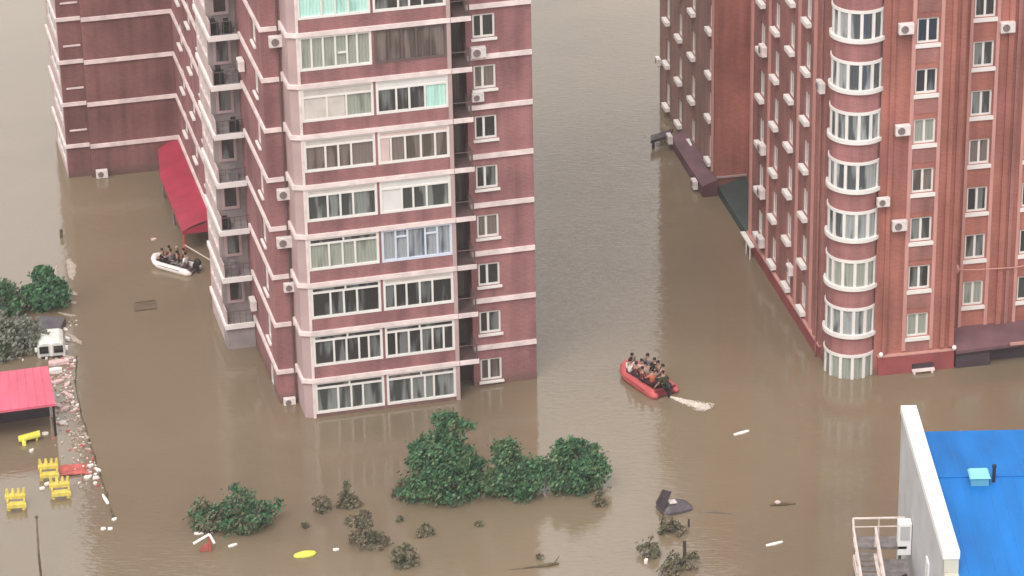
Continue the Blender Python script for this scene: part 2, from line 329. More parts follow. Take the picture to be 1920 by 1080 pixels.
PANES = ['g_dark', 'g_dark', 'g_curtain', 'g_dark', 'g_green', 'g_brown', 'g_dark']
def window_copy(protos, parent, loc, rz=0, pane=None):
    o = copy_tree(protos[pane or RD.choice(PANES)]); return place(o, parent, loc, rz)
def proto_set(w_, h, **k):
    d = {}
    for p in ('g_dark', 'g_curtain', 'g_green', 'g_brown'):
        d[p] = simple_window(w_, h, pane=p, **k)
    return d
def purge(protos):
    for p in protos.values():
        for ch in [x for x in bpy.data.objects if x.parent == p]: bpy.data.objects.remove(ch)
        bpy.data.objects.remove(p)

# ================================================================== LEFT APARTMENT BLOCK
TL = .23534; OL = (-11.0983, 165.2387)
def Lw(u, v, z=0): return (OL[0]+u*math.cos(TL)-v*math.sin(TL), OL[1]+u*math.sin(TL)+v*math.cos(TL), z)
AL = empty('apartment_building', 'dusty pink brick apartment block with white banded floors and glazed balconies', 'apartment block', (*OL, 0), TL)
TOP = 33.5; NK = 11
HB = 2.2829
def zs(k): return HB+2.9*k           # storey band of the glazed bay
# --- walls
b = MB()
# glazed bay, front
ops = []
for s_ in range(0, NK):
    z1 = zs(s_)-.13; z0 = z1-1.93
    ops += [(.12, 4.02, z0, z1), (4.16, 8.10, z0, z1)]
b.wall('v', 0.0, 0, 8.3, -1, TOP, ops, .3)
b.face([(-.45, .2, -1), (0, 0, -1), (0, 0, TOP), (-.45, .2, TOP)], 1)          # chamfered corner
b.face([(-.45, 2.25, -1), (-.45, .2, -1), (-.45, .2, TOP), (-.45, 2.25, TOP)], 1)
b.face([(8.3, 0, -1), (8.3, 2.3, -1), (8.3, 2.3, TOP), (8.3, 0, TOP)])
b.face([(-.45, .2, TOP), (0, 0, TOP), (8.3, 0, TOP), (8.3, 2.3, TOP), (-.45, 2.3, TOP)])
b.build('bay_wall', ['brickL', 'pinkcol'], AL)
b = MB()
side_z = [-.13+2.96*k for k in range(0, 11)]
wz = [.3+2.94*k for k in range(0, 11)]
b.wall('v', 2.25, -1.5, -.45, -1, TOP)
b.wall('u', -1.5, 2.25, 11.1, -1, TOP, [(4.2, 5.3, z+.05, z+1.5) for z in side_z], .22)
b.wall('v', 1.31, 9.43, 13.08, -1, TOP, [(9.82, 11.05, z, z+1.35) for z in wz], .22)
b.face([(9.43, 1.31, -1), (9.43, 2.3, -1), (9.43, 2.3, TOP), (9.43, 1.31, TOP)])
b.face([(13.08, 1.31, -1), (13.08, 45, -1), (13.08, 45, TOP), (13.08, 1.31, TOP)])
b.face([(13.08, 45, -1), (-8.9, 45, -1), (-8.9, 45, TOP), (13.08, 45, TOP)])
b.build('wing_wall', 'brickL', AL)
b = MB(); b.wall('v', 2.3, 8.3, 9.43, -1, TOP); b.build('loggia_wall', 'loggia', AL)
# long rear wing: flank facing the court, windowless gable, end face
b = MB()
iz29 = [.72+3.0*k for k in range(1, 11)]; iz34 = [.92+2.98*k for k in range(1, 11)]
ops = [(29.3, 30.5, z, z+1.5) for z in iz29]+[(33.3, 34.5, z, z+1.5) for z in iz34]+[(24.6, 25.8, z, z+1.5) for z in iz29]+[(19.6, 20.8, z, z+1.5) for z in iz29]
b.wall('u', -1.6, 15.4, 37.6, -1, TOP, ops, .22)
b.build('flank_wall', 'brickL', AL)
b = MB()
b.wall('v', 37.6, -7.4, -1.6, -1, TOP); b.wall('v', 38.0, -8.9, -7.4, -1, TOP)
b.face([(-7.4, 37.6, -1), (-7.4, 38, -1), (-7.4, 38, TOP), (-7.4, 37.6, TOP)])
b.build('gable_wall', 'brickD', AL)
b = MB(); ez = [zs(k)+.95 for k in range(-1, 10)]
b.wall('u', -8.9, 38.0, 45, -1, TOP, [(38.7, 44.2, z, z+1.35) for z in ez if z > 0], .3); b.build('end_wall', 'plasterP', AL)
b = MB(); rp_ = [(-1.5, 2.26), (8.3, 2.29), (9.43, 1.32), (13.07, 1.32), (13.07, 44.99), (-8.89, 44.99), (-8.89, 38.01), (-7.4, 38.01), (-7.4, 37.61), (-1.59, 37.61), (-1.59, 15.4), (-3.1, 15.4), (-3.1, 9.9), (-1.5, 9.9)]
b.prism(rp_, TOP-.3, TOP-.02); b.build('roof', 'roof', AL)
# --- storey bands
b = MB()
for k in range(0, NK):
    z = zs(k); t = .12
    b.ribbon([(-.45, 2.2), (-.45, .2), (0, 0), (8.3, 0)], .13, z-t, z+t)
    za = 2.40+2.9*k; b.ribbon([(9.45, 1.31), (13.06, 1.31)], .13, za-.13, za+.13)
    zd = 1.98+2.9*k; b.ribbon([(-1.5, 9.7), (-1.5, 2.25), (-.47, 2.25)], .12, zd-.12, zd+.12)
    zc = 2.2+2.9*k; b.ribbon([(-8.9, 45), (-8.9, 38.0), (-7.4, 38.0)], .12, zc-.12, zc+.12); b.ribbon([(-7.4, 37.6), (-1.6, 37.6), (-1.6, 15.45)], .12, zc-.13, zc+.13)
    b.box(-8.6, -7.5, 37.92, 37.998, zc+1.02, zc+1.12)
b.build('storey_band', 'band', AL)
# white columns framing the glazed bay
for u0, u1 in ((-.02, .12), (8.10, 8.32)):
    b = MB()
    for k in range(0, NK):
        z1 = zs(k)-.125; z0 = (zs(k-1)+.125) if k else -.8
        b.box(u0, u1, -.07, .05, z0, z1)
    b.build('corner_column', 'pinkcol' if u0 > 5 else 'band', AL)
# open loggia slabs
for k in range(0, NK):
    b = MB(); z = zs(k); b.box(8.34, 9.41, -.02, 2.29, z-.14, z+.09, 1); b.box(8.33, 9.43, -.13, -.021, z-.13, z+.12); b.build('loggia_slab', ['band', 'loggia'], AL)
    b = MB(); b.box(9.30, 9.36, -.08, -.02, z+.10, z+1.0)
    for q in range(5): b.box(9.315, 9.345, .15+q*.26, .18+q*.26, z+.10, z+1.0)
    b.box(8.36, 9.36, -.075, -.035, z+1.0, z+1.04); b.box(9.31, 9.35, -.02, 1.25, z+1.0, z+1.04)
    b.build('loggia_railing', 'brownframe', AL)
    b = MB(); b.box(8.5, 9.2, 2.22, 2.298, z+.12, z+2.2); b.box(8.8, 8.86, 2.17, 2.22, z+.2, z+2.2, 1); b.build('loggia_door', ['g_brown', 'brownframe'], AL)
# --- glazed bay windows, storey by storey (mullion positions, transom, frame, pane, upper panel)
WBAY = {
 (0, 0): ((.33, .52, .69), .80, 'white', 'g_curtain', 'g_dark'), (0, 1): ((.36, .55, .68), .80, 'white', 'g_curtain', 'g_brown'),
 (1, 0): ((.30, .48, .66, .80), .80, 'white', 'g_dark', 'g_dark'), (1, 1): ((.16, .34, .52, .68, .84), .80, 'white', 'g_dark', 'g_dark'),
 (2, 0): ((.28, .47, .66), .80, 'white', 'g_dark', 'g_dark'), (2, 1): ((.17, .33, .52, .70), .80, 'white', 'g_dark', 'panel'),
 (3, 0): ((.29, .48, .66), .80, 'white', 'g_green', 'g_dark'), (3, 1): ((.2, .37, .62, .79), None, 'bluewhite', 'g_blue', None),
 (4, 0): ((.30, .48, .66), .78, 'white', 'g_curtain', 'panel'), (4, 1): ((.31, .47, .66), .74, 'white', 'g_curtain', 'wpanel'),
 (5, 0): ((.30, .48, .66), .76, 'white', 'g_brown', 'panel'), (5, 1): ((.18, .38, .60, .80), .80, 'white', 'g_brown', 'ppanel'),
 (6, 0): ((.35, .62), .72, 'white', 'g_green', 'panel'), (6, 1): ((.28, .46, .68), .74, 'white', 'g_dark', 'wpanel'),
 (7, 0): ((.17, .33, .5, .66, .8), None, 'white', 'g_green', None), (7, 1): ((.2, .38, .58, .78), None, 'brownframe', 'g_brown', None),
 (8, 0): ((.33, .52, .70), None, 'white', 'g_teal', None), (8, 1): ((.35, .5, .68), None, 'white', 'g_dark', None),
}
for s_ in range(0, NK):
    z1 = zs(s_)-.13; z0 = z1-1.93; h = 1.93
    for c_, (u0, u1) in enumerate(((.12, 4.02), (4.16, 8.10))):
        bars, tr, fm, pm, um = WBAY.get((s_, c_), ((.3, .5, .68), .8, 'white', 'g_dark', 'g_dark'))
        w_ = u1-u0; f = MB(); trz = h*tr if tr else None
        frame_mb(f, w_, h, bars, trz, t=.13, mt=.10, d0=-.06, bars_full=False if tr else True)
        if tr and um and um.startswith('g_'): f.box(-.05, .05, -.05, .04, trz+.04, h-.13)
        if (s_, c_) == (7, 0): f.box(.66*w_-w_/2-.5, .66*w_-w_/2-.05, -.045, .04, .8, .88)
        if (s_, c_) == (3, 1):
            for q in (.285, .705): f.box((q-.085)*w_-w_/2+.05, (q+.085)*w_-w_/2-.05, -.045, .04, h*.72, h*.72+.08)
        fo = f.build('window', fm, AL, ((u0+u1)/2, .04, z0))
        p = MB(); top = (trz if tr else h-.06)
        p.box(-w_/2+.06, w_/2-.06, .05, .07, .06, top); p.build('pane', pm, fo)
        if tr and um: p = MB(); p.box(-w_/2+.06, w_/2-.06, .03 if um.startswith('g_') else -.02, .07, trz+.002, h-.06); p.build('pane' if um.startswith('g_') else 'upper_panel', um, fo)
        if (s_, c_) == (6, 1): p = MB(); p.box(.70*w_-w_/2, w_/2-.14, .01, .045, .14, trz-.05); p.build('pane', 'g_teal', fo)
        if (s_, c_) == (6, 0): p = MB(); p.box(-w_/2+.14, .6*w_-w_/2, .005, .045, .14, trz-.05); p.build('pane', 'panel', fo)  # pale sheet paints in the glare on this window
        if (s_, c_) == (5, 1): p = MB(); p.box(-w_/2+.14, .16*w_-w_/2, -.01, .045, .14, trz-.05); p.build('upper_panel', 'ppanel', fo)
        if (s_, c_) == (4, 1): p = MB(); p.box(-w_/2+.14, .30*w_-w_/2, .005, .045, .14, trz-.05); p.build('pane', 'wpanel', fo)
# --- single windows of the right wing, the court flank and the near flank
PW = proto_set(1.23, 1.35, bars=(.42,), silld=.12); PS = proto_set(1.1, 1.45, silld=.10); PF = proto_set(1.2, 1.5, silld=.16)
for k, z in enumerate(wz):
    o = window_copy(PW, AL, (10.435, 1.43, z), 0, 'g_dark' if k % 3 else 'g_brown')
for z in side_z: window_copy(PS, AL, (-1.38, 4.75, z+.05), SIDE)
for z in iz29: window_copy(PF, AL, (-1.48, 29.9, z), SIDE); window_copy(PF, AL, (-1.48, 25.2, z), SIDE); window_copy(PF, AL, (-1.48, 20.2, z), SIDE)
for z in iz34: window_copy(PF, AL, (-1.48, 33.9, z), SIDE)
for z in ez:
    if z > 0:
        f = MB(); frame_mb(f, 5.5, 1.35, (.25, .5, .75)); fo = f.build('window', 'white', AL, (-8.76, 41.45, z), SIDE)
        p = MB(); p.box(-2.7, 2.7, .02, .04, .05, 1.3); p.build('pane', 'g_dark', fo)
# --- balcony stack between the two flanks
def zb(k): return 1.45+2.95*k
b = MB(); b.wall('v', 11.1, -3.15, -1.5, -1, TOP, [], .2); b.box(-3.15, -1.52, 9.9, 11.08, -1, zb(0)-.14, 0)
ops = [(11.3, 15.1, zb(k)+1.15, zb(k)+2.62) for k in range(-1, 11) if zb(k)+1.15 > 0]
b.wall('u', -3.15, 11.1, 15.4, -1, TOP, ops, .25, 1)
b.face([(-3.15, 15.4, -1), (-3.15, 15.4, TOP), (-1.6, 15.4, TOP), (-1.6, 15.4, -1)], 1)
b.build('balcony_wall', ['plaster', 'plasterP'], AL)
for k in range(0, 11):
    z = zb(k)
    b = MB(); b.box(-3.2, -1.53, 9.83, 11.09, z-.13, z+.10, 1); b.ribbon([(-3.15, 15.4), (-3.15, 9.86), (-1.55, 9.86)], .12, z-.13, z+.16, 0)
    o = b.build('balcony', ['coping', 'greyfloor'], AL)
    p = MB(); p.box(-3.17, -3.09, 9.95, 11.08, z+.14, z+.95); p.build('side_parapet', 'plasterP', o)
    r = MB()
    for q in range(5): r.box(-3.1+q*.36, -3.07+q*.36, 9.86, 9.89, z+.10, z+.92)
    r.box(-3.12, -1.54, 9.855, 9.895, z+.92, z+.96); r.build('railing', 'brownframe', o)
    f = MB(); frame_mb(f, 1.0, 1.75, (), t=.16, d0=-.07); fo = f.build('window', 'pinkcol', AL, (-2.35, 11.08, z+.95))
    p = MB(); p.box(-.45, .45, -.02, .0, .06, 1.7); p.build('pane', 'g_dark', fo)
    f = MB(); frame_mb(f, 3.8, 1.47, (.25, .5, .75), t=.12, d0=-.1); fo = f.build('window', 'band', AL, (-3.05, 13.2, z+1.15), SIDE)
    p = MB(); p.box(-1.85, 1.85, .05, .07, .06, 1.4); p.build('pane', 'g_dark', fo)
for k, du, m_ in ((4, -2.0, 'black'), (5, -2.7, 'black'), (5, -1.9, 'cGrey'), (6, -2.85, 'black'), (6, -2.1, 'black'), (1, -2.5, 'cGrey'), (3, -2.2, 'cGrey'), (2, -2.8, 'black')):
    z = zb(k)+.10; h = RD.uniform(.5, 1.0); b = MB(); b.prism([(du-.3, 10.2), (du+.25, 10.15), (du+.32, 10.75), (du-.22, 10.8)], 0, h*.7); b.prism([(du-.2, 10.3), (du+.1, 10.28), (du+.12, 10.7), (du-.15, 10.7)], h*.7, h)
    ob = b.build('household_bundle', m_, None, (0, 0, 0)); ob.location = (*OL, z); ob.rotation_euler = (0, 0, TL)
    tag(ob, {(4, -2.0): 'dark bundle stored on the fifth open balcony slab above the water', (5, -2.7): 'dark bundle at the outer corner of the sixth open balcony slab above the water', (5, -1.9): 'grey bundle against the brick at the sixth open balcony slab above the water', (6, -2.85): 'dark bundle at the outer corner of the uppermost open balcony in view', (6, -2.1): 'dark bundle in the middle of the uppermost open balcony in view', (1, -2.5): 'grey bundle on the second open balcony slab above the water', (3, -2.2): 'grey bundle on the fourth open balcony slab above the water', (2, -2.8): 'dark bundle on the third open balcony slab above the water'}[(k, du)], 'bundle', 'bundles stored on the open balconies')
b = MB(); b.tube([(-.62, 2.17, -.5), (-.62, 2.17, TOP)], .06, 8); b.build('downpipe', 'brownframe', AL)

# ================================================================== RIGHT APARTMENT BLOCK
TR = .18075; OR = (17.7511, 170.3008)
def Rw(u, v, z=0): return (OR[0]+u*math.cos(TR)-v*math.sin(TR), OR[1]+u*math.sin(TR)+v*math.cos(TR), z)
AR = empty('apartment_building', 'red brick apartment block with rounded white window bays at its corner', 'apartment block', (*OR, 0), TR)
TPR = 30.0; NR = 9
szs = [1.40+2.96*k for k in range(0, NR)]; s0z = [1.78+3.0*k for k in range(0, NR)]
b = MB()
ops = [(v-.5, v+.5, z, z+1.6) for v in (5.1, 8.45, 11.7) for z in szs]+[(14.4, 15.5, z, z+1.6) for z in s0z]
b.wall('u', 0, .2, 17.6, -1, TPR, ops, .25); b.face([(0, 17.6, -1), (2.2, 17.6, -1), (2.2, 17.6, TPR), (0, 17.6, TPR)])
s2 = {27.4: [1.66+2.95*k for k in range(0, 8)], 32.1: [.98+3.03*k for k in range(0, 8)], 35.7: [.92+3.03*k for k in range(0, 8)], 39.2: [.78+3.05*k for k in range(0, 8)]}
b.build('side_wall', 'brickS', AR); b = MB()
b.wall('u', 0, 26.3, 41.6, -1, TPR, [(v-.5, v+.5, z, z+1.6) for v in s2 for z in s2[v]], .25)
b.build('side_wall', 'brickB', AR)
b = MB(); b.wall('v', 26.3, 0, 8, -1, TPR); b.face([(2.2, 17.6, -1), (2.2, 26.3, -1), (2.2, 26.3, TPR), (2.2, 17.6, TPR)]); b.build('recess_wall', 'brickR', AR)
pz = [2.14+2.94*k for k in range(0, NR)]; qz = [3.0+2.9*k for k in range(0, NR)]
b = MB()
b.wall('v', -1.5, 2.3, 6.95, -1, TPR, [(4.2, 5.45, z, z+1.45) for z in pz], .25); b.face([(6.95, -1.5, -1), (6.95, 0, -1), (6.95, 0, TPR), (6.95, -1.5, TPR)])
b.wall('v', 0, 6.95, 20, -1, TPR, [(u-.6, u+.6, z, z+1.5) for u in (8.53, 11.75, 15.0) for z in qz], .25)
b.face([(20, 0, -1), (20, 42, -1), (20, 42, TPR), (20, 0, TPR)]); b.face([(20, 41.6, -1), (0, 41.6, -1), (0, 41.6, TPR), (20, 41.6, TPR)])
b.build('front_wall', 'brickR', AR)
b = MB(); b.prism([(2.5, -1.49), (6.94, -1.49), (6.94, .01), (19.99, .01), (19.99, 41.59), (.01, 41.59), (.01, 26.31), (2.21, 26.31), (2.21, 17.59), (.01, 17.59), (.01, 1)], TPR-.3, TPR-.02); b.build('roof', 'roof', AR)
# rounded bay at the corner
CB = (1.28, -.35); RB = 1.45
def arc(r, a0=150, a1=318, n=14): return [(CB[0]+r*math.cos(rad(a0+(a1-a0)*i/n)), CB[1]+r*math.sin(rad(a0+(a1-a0)*i/n))) for i in range(n+1)]
A_ = arc(RB); WH = 1.86
bz = [2.55+2.94*k for k in range(0, 8)]     # window bottoms
lo = -1
for z in [-.35]+bz+[None]:
    top = TPR if z is None else z
    b = MB(); b.prism(A_+[(2.45, .3), (.1, .9)], lo, top); b.build('bay_spandrel', 'brickP', AR)
    if z is not None: lo = z+WH
for k, z in enumerate([-.35]+bz):
    f = MB(); fo_ = arc(RB+.07); fl = arc(RB+.16); fi = arc(RB-.06)
    for (a, c_, fx) in ((0.003, .22, fl), (WH-.17, WH-.003, fo_)):
        for i in range(len(A_)-1): f.prism([fx[i], fx[i+1], fi[i+1], fi[i]], z+a, z+c_)
    n = 5
    for q in range(n+1):
        a = 180+(312-180)*q/n
        if k == 4 and q == 4: continue
        ca, sa = math.cos(rad(a)), math.sin(rad(a)); tx, ty = -sa*.085, ca*.085
        f.prism([(CB[0]+ca*(RB+.045)-tx, CB[1]+sa*(RB+.045)-ty), (CB[0]+ca*(RB+.045)+tx, CB[1]+sa*(RB+.045)+ty), (CB[0]+ca*(RB-.055)+tx, CB[1]+sa*(RB-.055)+ty), (CB[0]+ca*(RB-.055)-tx, CB[1]+sa*(RB-.055)-ty)], z+.22, z+WH-.17)
    o = f.build('bay_window', 'white', AR)
    p = MB(); pi_ = arc(RB-.03)
    for i in range(len(A_)-1): p.face([(*pi_[i], z+.1), (*pi_[i+1], z+.1), (*pi_[i+1], z+WH-.1), (*pi_[i], z+WH-.1)])
    p.build('pane', ['g_green', 'g_bay', 'g_green', 'g_bay', 'g_bay', 'g_bay', 'g_bay', 'g_bay', 'g_bay'][k], o)
# pilasters, strips, string course
for u0, u1, v in ((3.92, 4.14, -1.5), (5.52, 5.72, -1.5), (7.68, 7.86, 0), (9.2, 9.4, 0), (10.9, 11.08, 0), (12.42, 12.6, 0)):
    b = MB(); b.box(u0, u1, v-.10, v+.02, 1.35, TPR); b.build('pilaster_strip', 'strip', AR)
for u0, u1, v, m_ in ((6.15, 6.4, -1.5, 'brickR'), (6.65, 6.95, -1.5, 'brickR'), (2.75, 3.0, -1.5, 'brickR'), (9.9, 10.2, 0, 'brickR'), (10.4, 10.6, 0, 'brickS')):
    b = MB(); b.box(u0, u1, v-.16, v+.02, 1.35, TPR-.01); b.build('pilaster', m_, AR)
for v0, v1, m_ in ((1.0, 1.3, 'brickS'), (1.65, 1.85, 'strip'), (2.3, 2.6, 'brickS'), (3.3, 3.5, 'strip'), (6.6, 6.8, 'strip'), (16.9, 17.2, 'strip'), (13.0, 13.15, 'strip'), (26.6, 26.75, 'strip')):
    b = MB(); b.box(-.14, .02, v0, v1, .9, TPR-.01); b.build('pilaster', m_, AR)
b = MB(); b.box(2.55, 6.99, -1.72, -1.5, -1, 1.12); b.build('plinth', 'plinth', AR)
b = MB(); b.box(2.5, 7.02, -1.75, -1.49, 1.125, 1.21); b.box(-.2, -.0, 1.0, 17.5, .82, .92); b.build('string_course', 'strip', AR)
b = MB(); b.box(-.14, 0, 1.35, 16.8, -1, .80); b.build('plinth', 'plinth', AR)
b = MB(); b.tube([(-.22, 1.5, -.5), (-.22, 1.5, TPR)], .07, 8); b.build('downpipe', 'brickS', AR)
for u, v, z in ((2.66, -1.8, 1.24), (6.95, -1.8, 1.22)):
    b = MB(); b.ball((0, 0, .12), (.14, .14, .16), 0, 10, 6); b.box(-.05, .05, -.02, .25, -.03, .03); b.build('wall_lamp', 'white', AR, (u, v, z), smooth=True)
f = MB(); f.box(-.65, .65, -.25, .0, -.1, .02); f.box(-.6, -.5, -.28, -.02, -.35, -.1); f.box(.45, .55, -.28, -.02, -.3, -.1)
o = f.build('basement_window', 'band', AR, (5.15, -1.75, .22)); p = MB(); p.box(-.62, .62, -.03, .02, .03, .32); p.build('pane', 'darkshade', o)
PR = proto_set(1.25, 1.45, bars=(.5,), sill=.22, silld=.10); PQ = proto_set(1.2, 1.5, bars=(.5,), sill=.22, silld=.10); PX = proto_set(1.0, 1.6, bars=(.5,), sill=.26, silld=.30)
for k, z in enumerate(pz): window_copy(PR, AR, (4.825, -1.36, z), 0, ['g_green', 'g_dark', 'g_curtain', 'g_brown', 'g_green', 'g_dark', 'g_dark', 'g_brown', 'g_dark'][k])
for u in (8.53, 11.75, 15.0):
    for k, z in enumerate(qz): window_copy(PQ, AR, (u, .14, z), 0)
for v in (5.1, 8.45, 11.7):
    for z in szs: window_copy(PX, AR, (.14, v, z), SIDE)
for z in s0z: window_copy(PX, AR, (.14, 14.95, z), SIDE)
for v in s2:
    for z in s2[v]: window_copy(PX, AR, (.14, v, z), SIDE)
for p_ in (PW, PS, PF, PR, PQ, PX): purge(p_)
# spandrels under the front windows, a touch browner
for k, z in enumerate(pz):
    b = MB(); b.box(4.14, 5.52, -1.535, -1.48, z-1.15, z-.3) if k else b.box(4.14, 5.52, -1.535, -1.48, z-.9, z-.3); b.build('spandrel', 'brickS', AR)

# porches and canopies of the two blocks
pc = empty('entrance_canopy', 'maroon entrance canopy on the front of the red block at the right edge', 'canopy', Rw(7.0, 0), TR)
b = MB(); b.add([(0.03, -.04, 1.75), (6.5, -.04, 1.75), (6.5, -1.9, 1.30), (0.03, -1.9, 1.15), (0.03, -.04, 1.58), (6.5, -.04, 1.58), (6.5, -1.9, 1.12), (0.03, -1.9, .97)], [(0, 3, 2, 1), (4, 5, 6, 7), (0, 4, 7, 3), (3, 7, 6, 2), (2, 6, 5, 1), (1, 5, 4, 0)]); b.build('canopy_roof', 'purple', pc)
b = MB(); b.box(.1, 2.1, -1.75, -.1, -1, .93); b.box(2.1, 6.4, -1.2, -.1, -1, 1.1); b.build('canopy_shade', 'darkshade', pc)  # dark blocks stand in for the shade beneath the canopy
b = MB(); b.box(3.2, 6.6, -2.0, -1.9, 1.2, 1.36); b.build('canopy_edge', 'strip', pc)
pc = empty('entrance_porch', 'low maroon porch along the foot of the red block behind its recess', 'porch', Rw(0, 25.2), TR)
b = MB(); b.add([(-.03, 0, 1.15), (-1.05, 0, .75), (-1.05, 9.0, .6), (-.03, 9.0, .95), (-.03, 0, -1), (-1.05, 0, -1), (-1.05, 9.0, -1), (-.03, 9.0, -1)], [(0, 1, 2, 3), (0, 4, 5, 1), (1, 5, 6, 2), (2, 6, 7, 3)]); b.build('porch_body', 'maroon', pc)
b = MB(); b.prism([(-2.5, 8.3), (-1.0, 9.02), (-.6, 10.0), (-2.3, 9.2)], .5, .7); b.tube([(-2.25, 8.6, -.8), (-2.25, 8.6, .55)], .09); b.build('porch_roof', 'carD', pc)
pc = empty('entrance_roof', 'dark green sloping entrance roof in the recess of the red block', 'canopy', Rw(0, 17.8), TR)
b = MB(); b.add([(.02, 0, .55), (.02, 7.6, .55), (1.95, 8.45, .75), (1.95, 0, .75), (.02, 0, -1), (.02, 7.6, -1), (1.95, 8.45, -1), (1.95, 0, -1)], [(0, 3, 2, 1), (0, 1, 5, 4), (1, 2, 6, 5), (0, 4, 7, 3)]); b.build('roof', 'green', pc)
b = MB(); b.box(.1, 2.1, 8.36, 8.46, .78, .9); b.build('flashing', 'pinkcol', pc)
pc = empty('red_canopy', 'long red sheet canopy against the flank of the pink block', 'canopy', Lw(-1.6, 24), TL)
b = MB(); pts = []
for i in range(15):
    v = i; x = -1.95 if i < 9 else -1.95+(i-9)*.11
    pts.append((v, x))
for i in range(14):
    (v0, x0), (v1, x1) = pts[i], pts[i+1]
    for q in range(6):
        f0, f1 = q/6, (q+1)/6; zz = lambda f_: 2.05-.55*f_*f_
        b.face([(x0*f0-.02, v0, zz(f0)), (x0*f1-.02, v0, zz(f1)), (x1*f1-.02, v1, zz(f1)), (x1*f0-.02, v1, zz(f0))])
    b.face([(x0-.02, v0, 1.5), (x0-.02, v0, 1.3), (x1-.02, v1, 1.3), (x1-.02, v1, 1.5)])
b.face([(-.02, 0, 2.05), (-1.97, 0, 1.5), (-1.97, 0, 1.3), (-.02, 0, 1.3)])
b.build('canopy_roof', 'red', pc)
for v in (.15, 4.5, 9): b = MB(); b.tube([(-1.85, v, -1), (-1.85, v, 1.35)], .10 if v < 1 else .07); b.build('post', 'redp' if v < 1 else 'steel', pc)
b = MB(); b.tube([(-1.85, .1, .55), (-1.0, -1.6, .45), (-.5, -2.6, .40)], .035, 6); b.build('rope_rail', 'railp', pc)

# air conditioners
def ac(label, loc, rz, s=1.0):
    o = empty('air_conditioner', label, 'air conditioner', loc, rz, 'air conditioners on the apartment walls')
    if not AC:
        b = MB(); b.box(-.42, .42, -.40, -.06, 0, .62); c_ = b.build('casing', 'acw', o, bevel=.03)
        b = MB(); b.tube([(-.1, -.405, .31), (-.1, -.435, .31)], .21, 16); b.build('fan_grille', 'acfan', o)
        
        for x in (-.32, .32): b = MB(); b.prism([(x-.03, -.36), (x+.03, -.36), (x+.03, 0), (x-.03, 0)], -.05, -.003); b.build('bracket', 'steel', o)
        AC.append(o)
    else:
        for ch in AC[0].children: c_ = ch.copy(); C.objects.link(c_); c_.parent = o
    o.scale = (s, s, s)
AC = []
ac('white air conditioner on the narrow wall left of the glazed bay, highest there', Lw(-.72, 2.25, 21.3), TL)
ac('white air conditioner on the narrow wall left of the glazed bay, second from the top', Lw(-.7, 2.25, 12.45), TL)
ac('white air conditioner on the narrow wall left of the glazed bay, third from the top', Lw(-.85, 2.25, 9.6), TL)
ac('white air conditioner on the narrow wall left of the glazed bay, fourth from the top', Lw(-.65, 2.25, 6.9), TL, .85)
ac('white air conditioner just above the water beside the glazed bay', Lw(-1.0, 2.25, -.1), TL, .8)
ac('white air conditioner on the brick flank beside the open balconies, near the top', Lw(-1.5, 8.5, 17.7), TL+SIDE)
ac('white air conditioner on the brick flank beside the open balconies, low above the water', Lw(-1.5, 8.9, 2.9), TL+SIDE)
ac('white air conditioner above the uppermost full window of the pink wing', Lw(10.05, 1.31, 19.85), TL)
ac('white air conditioner under the second full window of the pink wing from the top', Lw(9.98, 1.31, 17.3), TL, .8)
ac('white air conditioner at the foot of the windowless gable in the court', Lw(-6.8, 37.6, .02), TL, .9)
ac('white air conditioner beside the uppermost front window of the red block', Rw(3.5, -1.5, 20.5), TR)
ac('white air conditioner beside a front window of the red block, second from the top', Rw(3.5, -1.5, 14.6), TR)
ac('white air conditioner beside a front window of the red block with a pale curtain', Rw(3.5, -1.5, 8.9), TR)
ac('white air conditioner hung under the right end of a rounded bay', Rw(2.5, -1.62, 10.5), TR, .85)
ac('white air conditioner right of the set back window column, at the top right', Rw(9.75, 0, 19.5), TR)
ac('pale air conditioner at the left of the rounded bay, second storey from the top', Rw(-.14, 1.15, 16.4), TR+SIDE)
ac('pale air conditioner beside the recess of the red block, uppermost', Rw(0, 14.0, 13.75), TR+SIDE)
ac('pale air conditioner beside the recess of the red block, second from the top', Rw(0, 13.9, 7.55), TR+SIDE)
ac('pale air conditioner beside the recess of the red block, third from the top', Rw(0, 13.9, 4.7), TR+SIDE)
ac('pale air conditioner beside the recess of the red block, lowest of four', Rw(0, 13.9, 1.5), TR+SIDE)
ac('white air conditioner at the near end of the low maroon porch', Rw(-1.05, 26.5, .15), TR+SIDE, .9)
ac('white air conditioner at the far end of the low maroon porch', Rw(-1.05, 33.4, .5), TR+SIDE, .9)
ac('white air conditioner at the far rear corner of the red block', Rw(-.0, 41.3, 2.9), TR+SIDE, .8)
ac('pale air conditioner low on the long side of the red block near the rounded bay', Rw(0, 7.3, 2.6), TR+SIDE, .9)
# white bracket rail by the water, wire on the front
sr = empty('stair_rail', 'white stair rail on two thin legs at the recess corner of the red block', 'railing', Rw(-.2, 15.2), TR)
b = MB(); b.prism([(-.35, 0), (-.05, 0), (-.05, 2.3), (-.35, 2.3)], .8, .92); b.build('shelf', 'white', sr)
for v in (.1, 1.0): b = MB(); b.tube([(-.3, v, -1), (-.3, v, .8)], .04, 6); b.build('leg', 'white', sr)
wr = MB(); wr.tube([Rw(7.4+i*.5, -.16-(.1 if 0 < i < 8 else 0), 5.42-.02*i-.05*math.sin(i/10*math.pi)) for i in range(11)], .035, 6); wr.ball(Rw(7.45, -.2, 5.45), (.16, .16, .3))
tag(wr.build('wire', 'strip'), 'pale wire strung across the front of the red block above its lowest set back windows', 'wire')

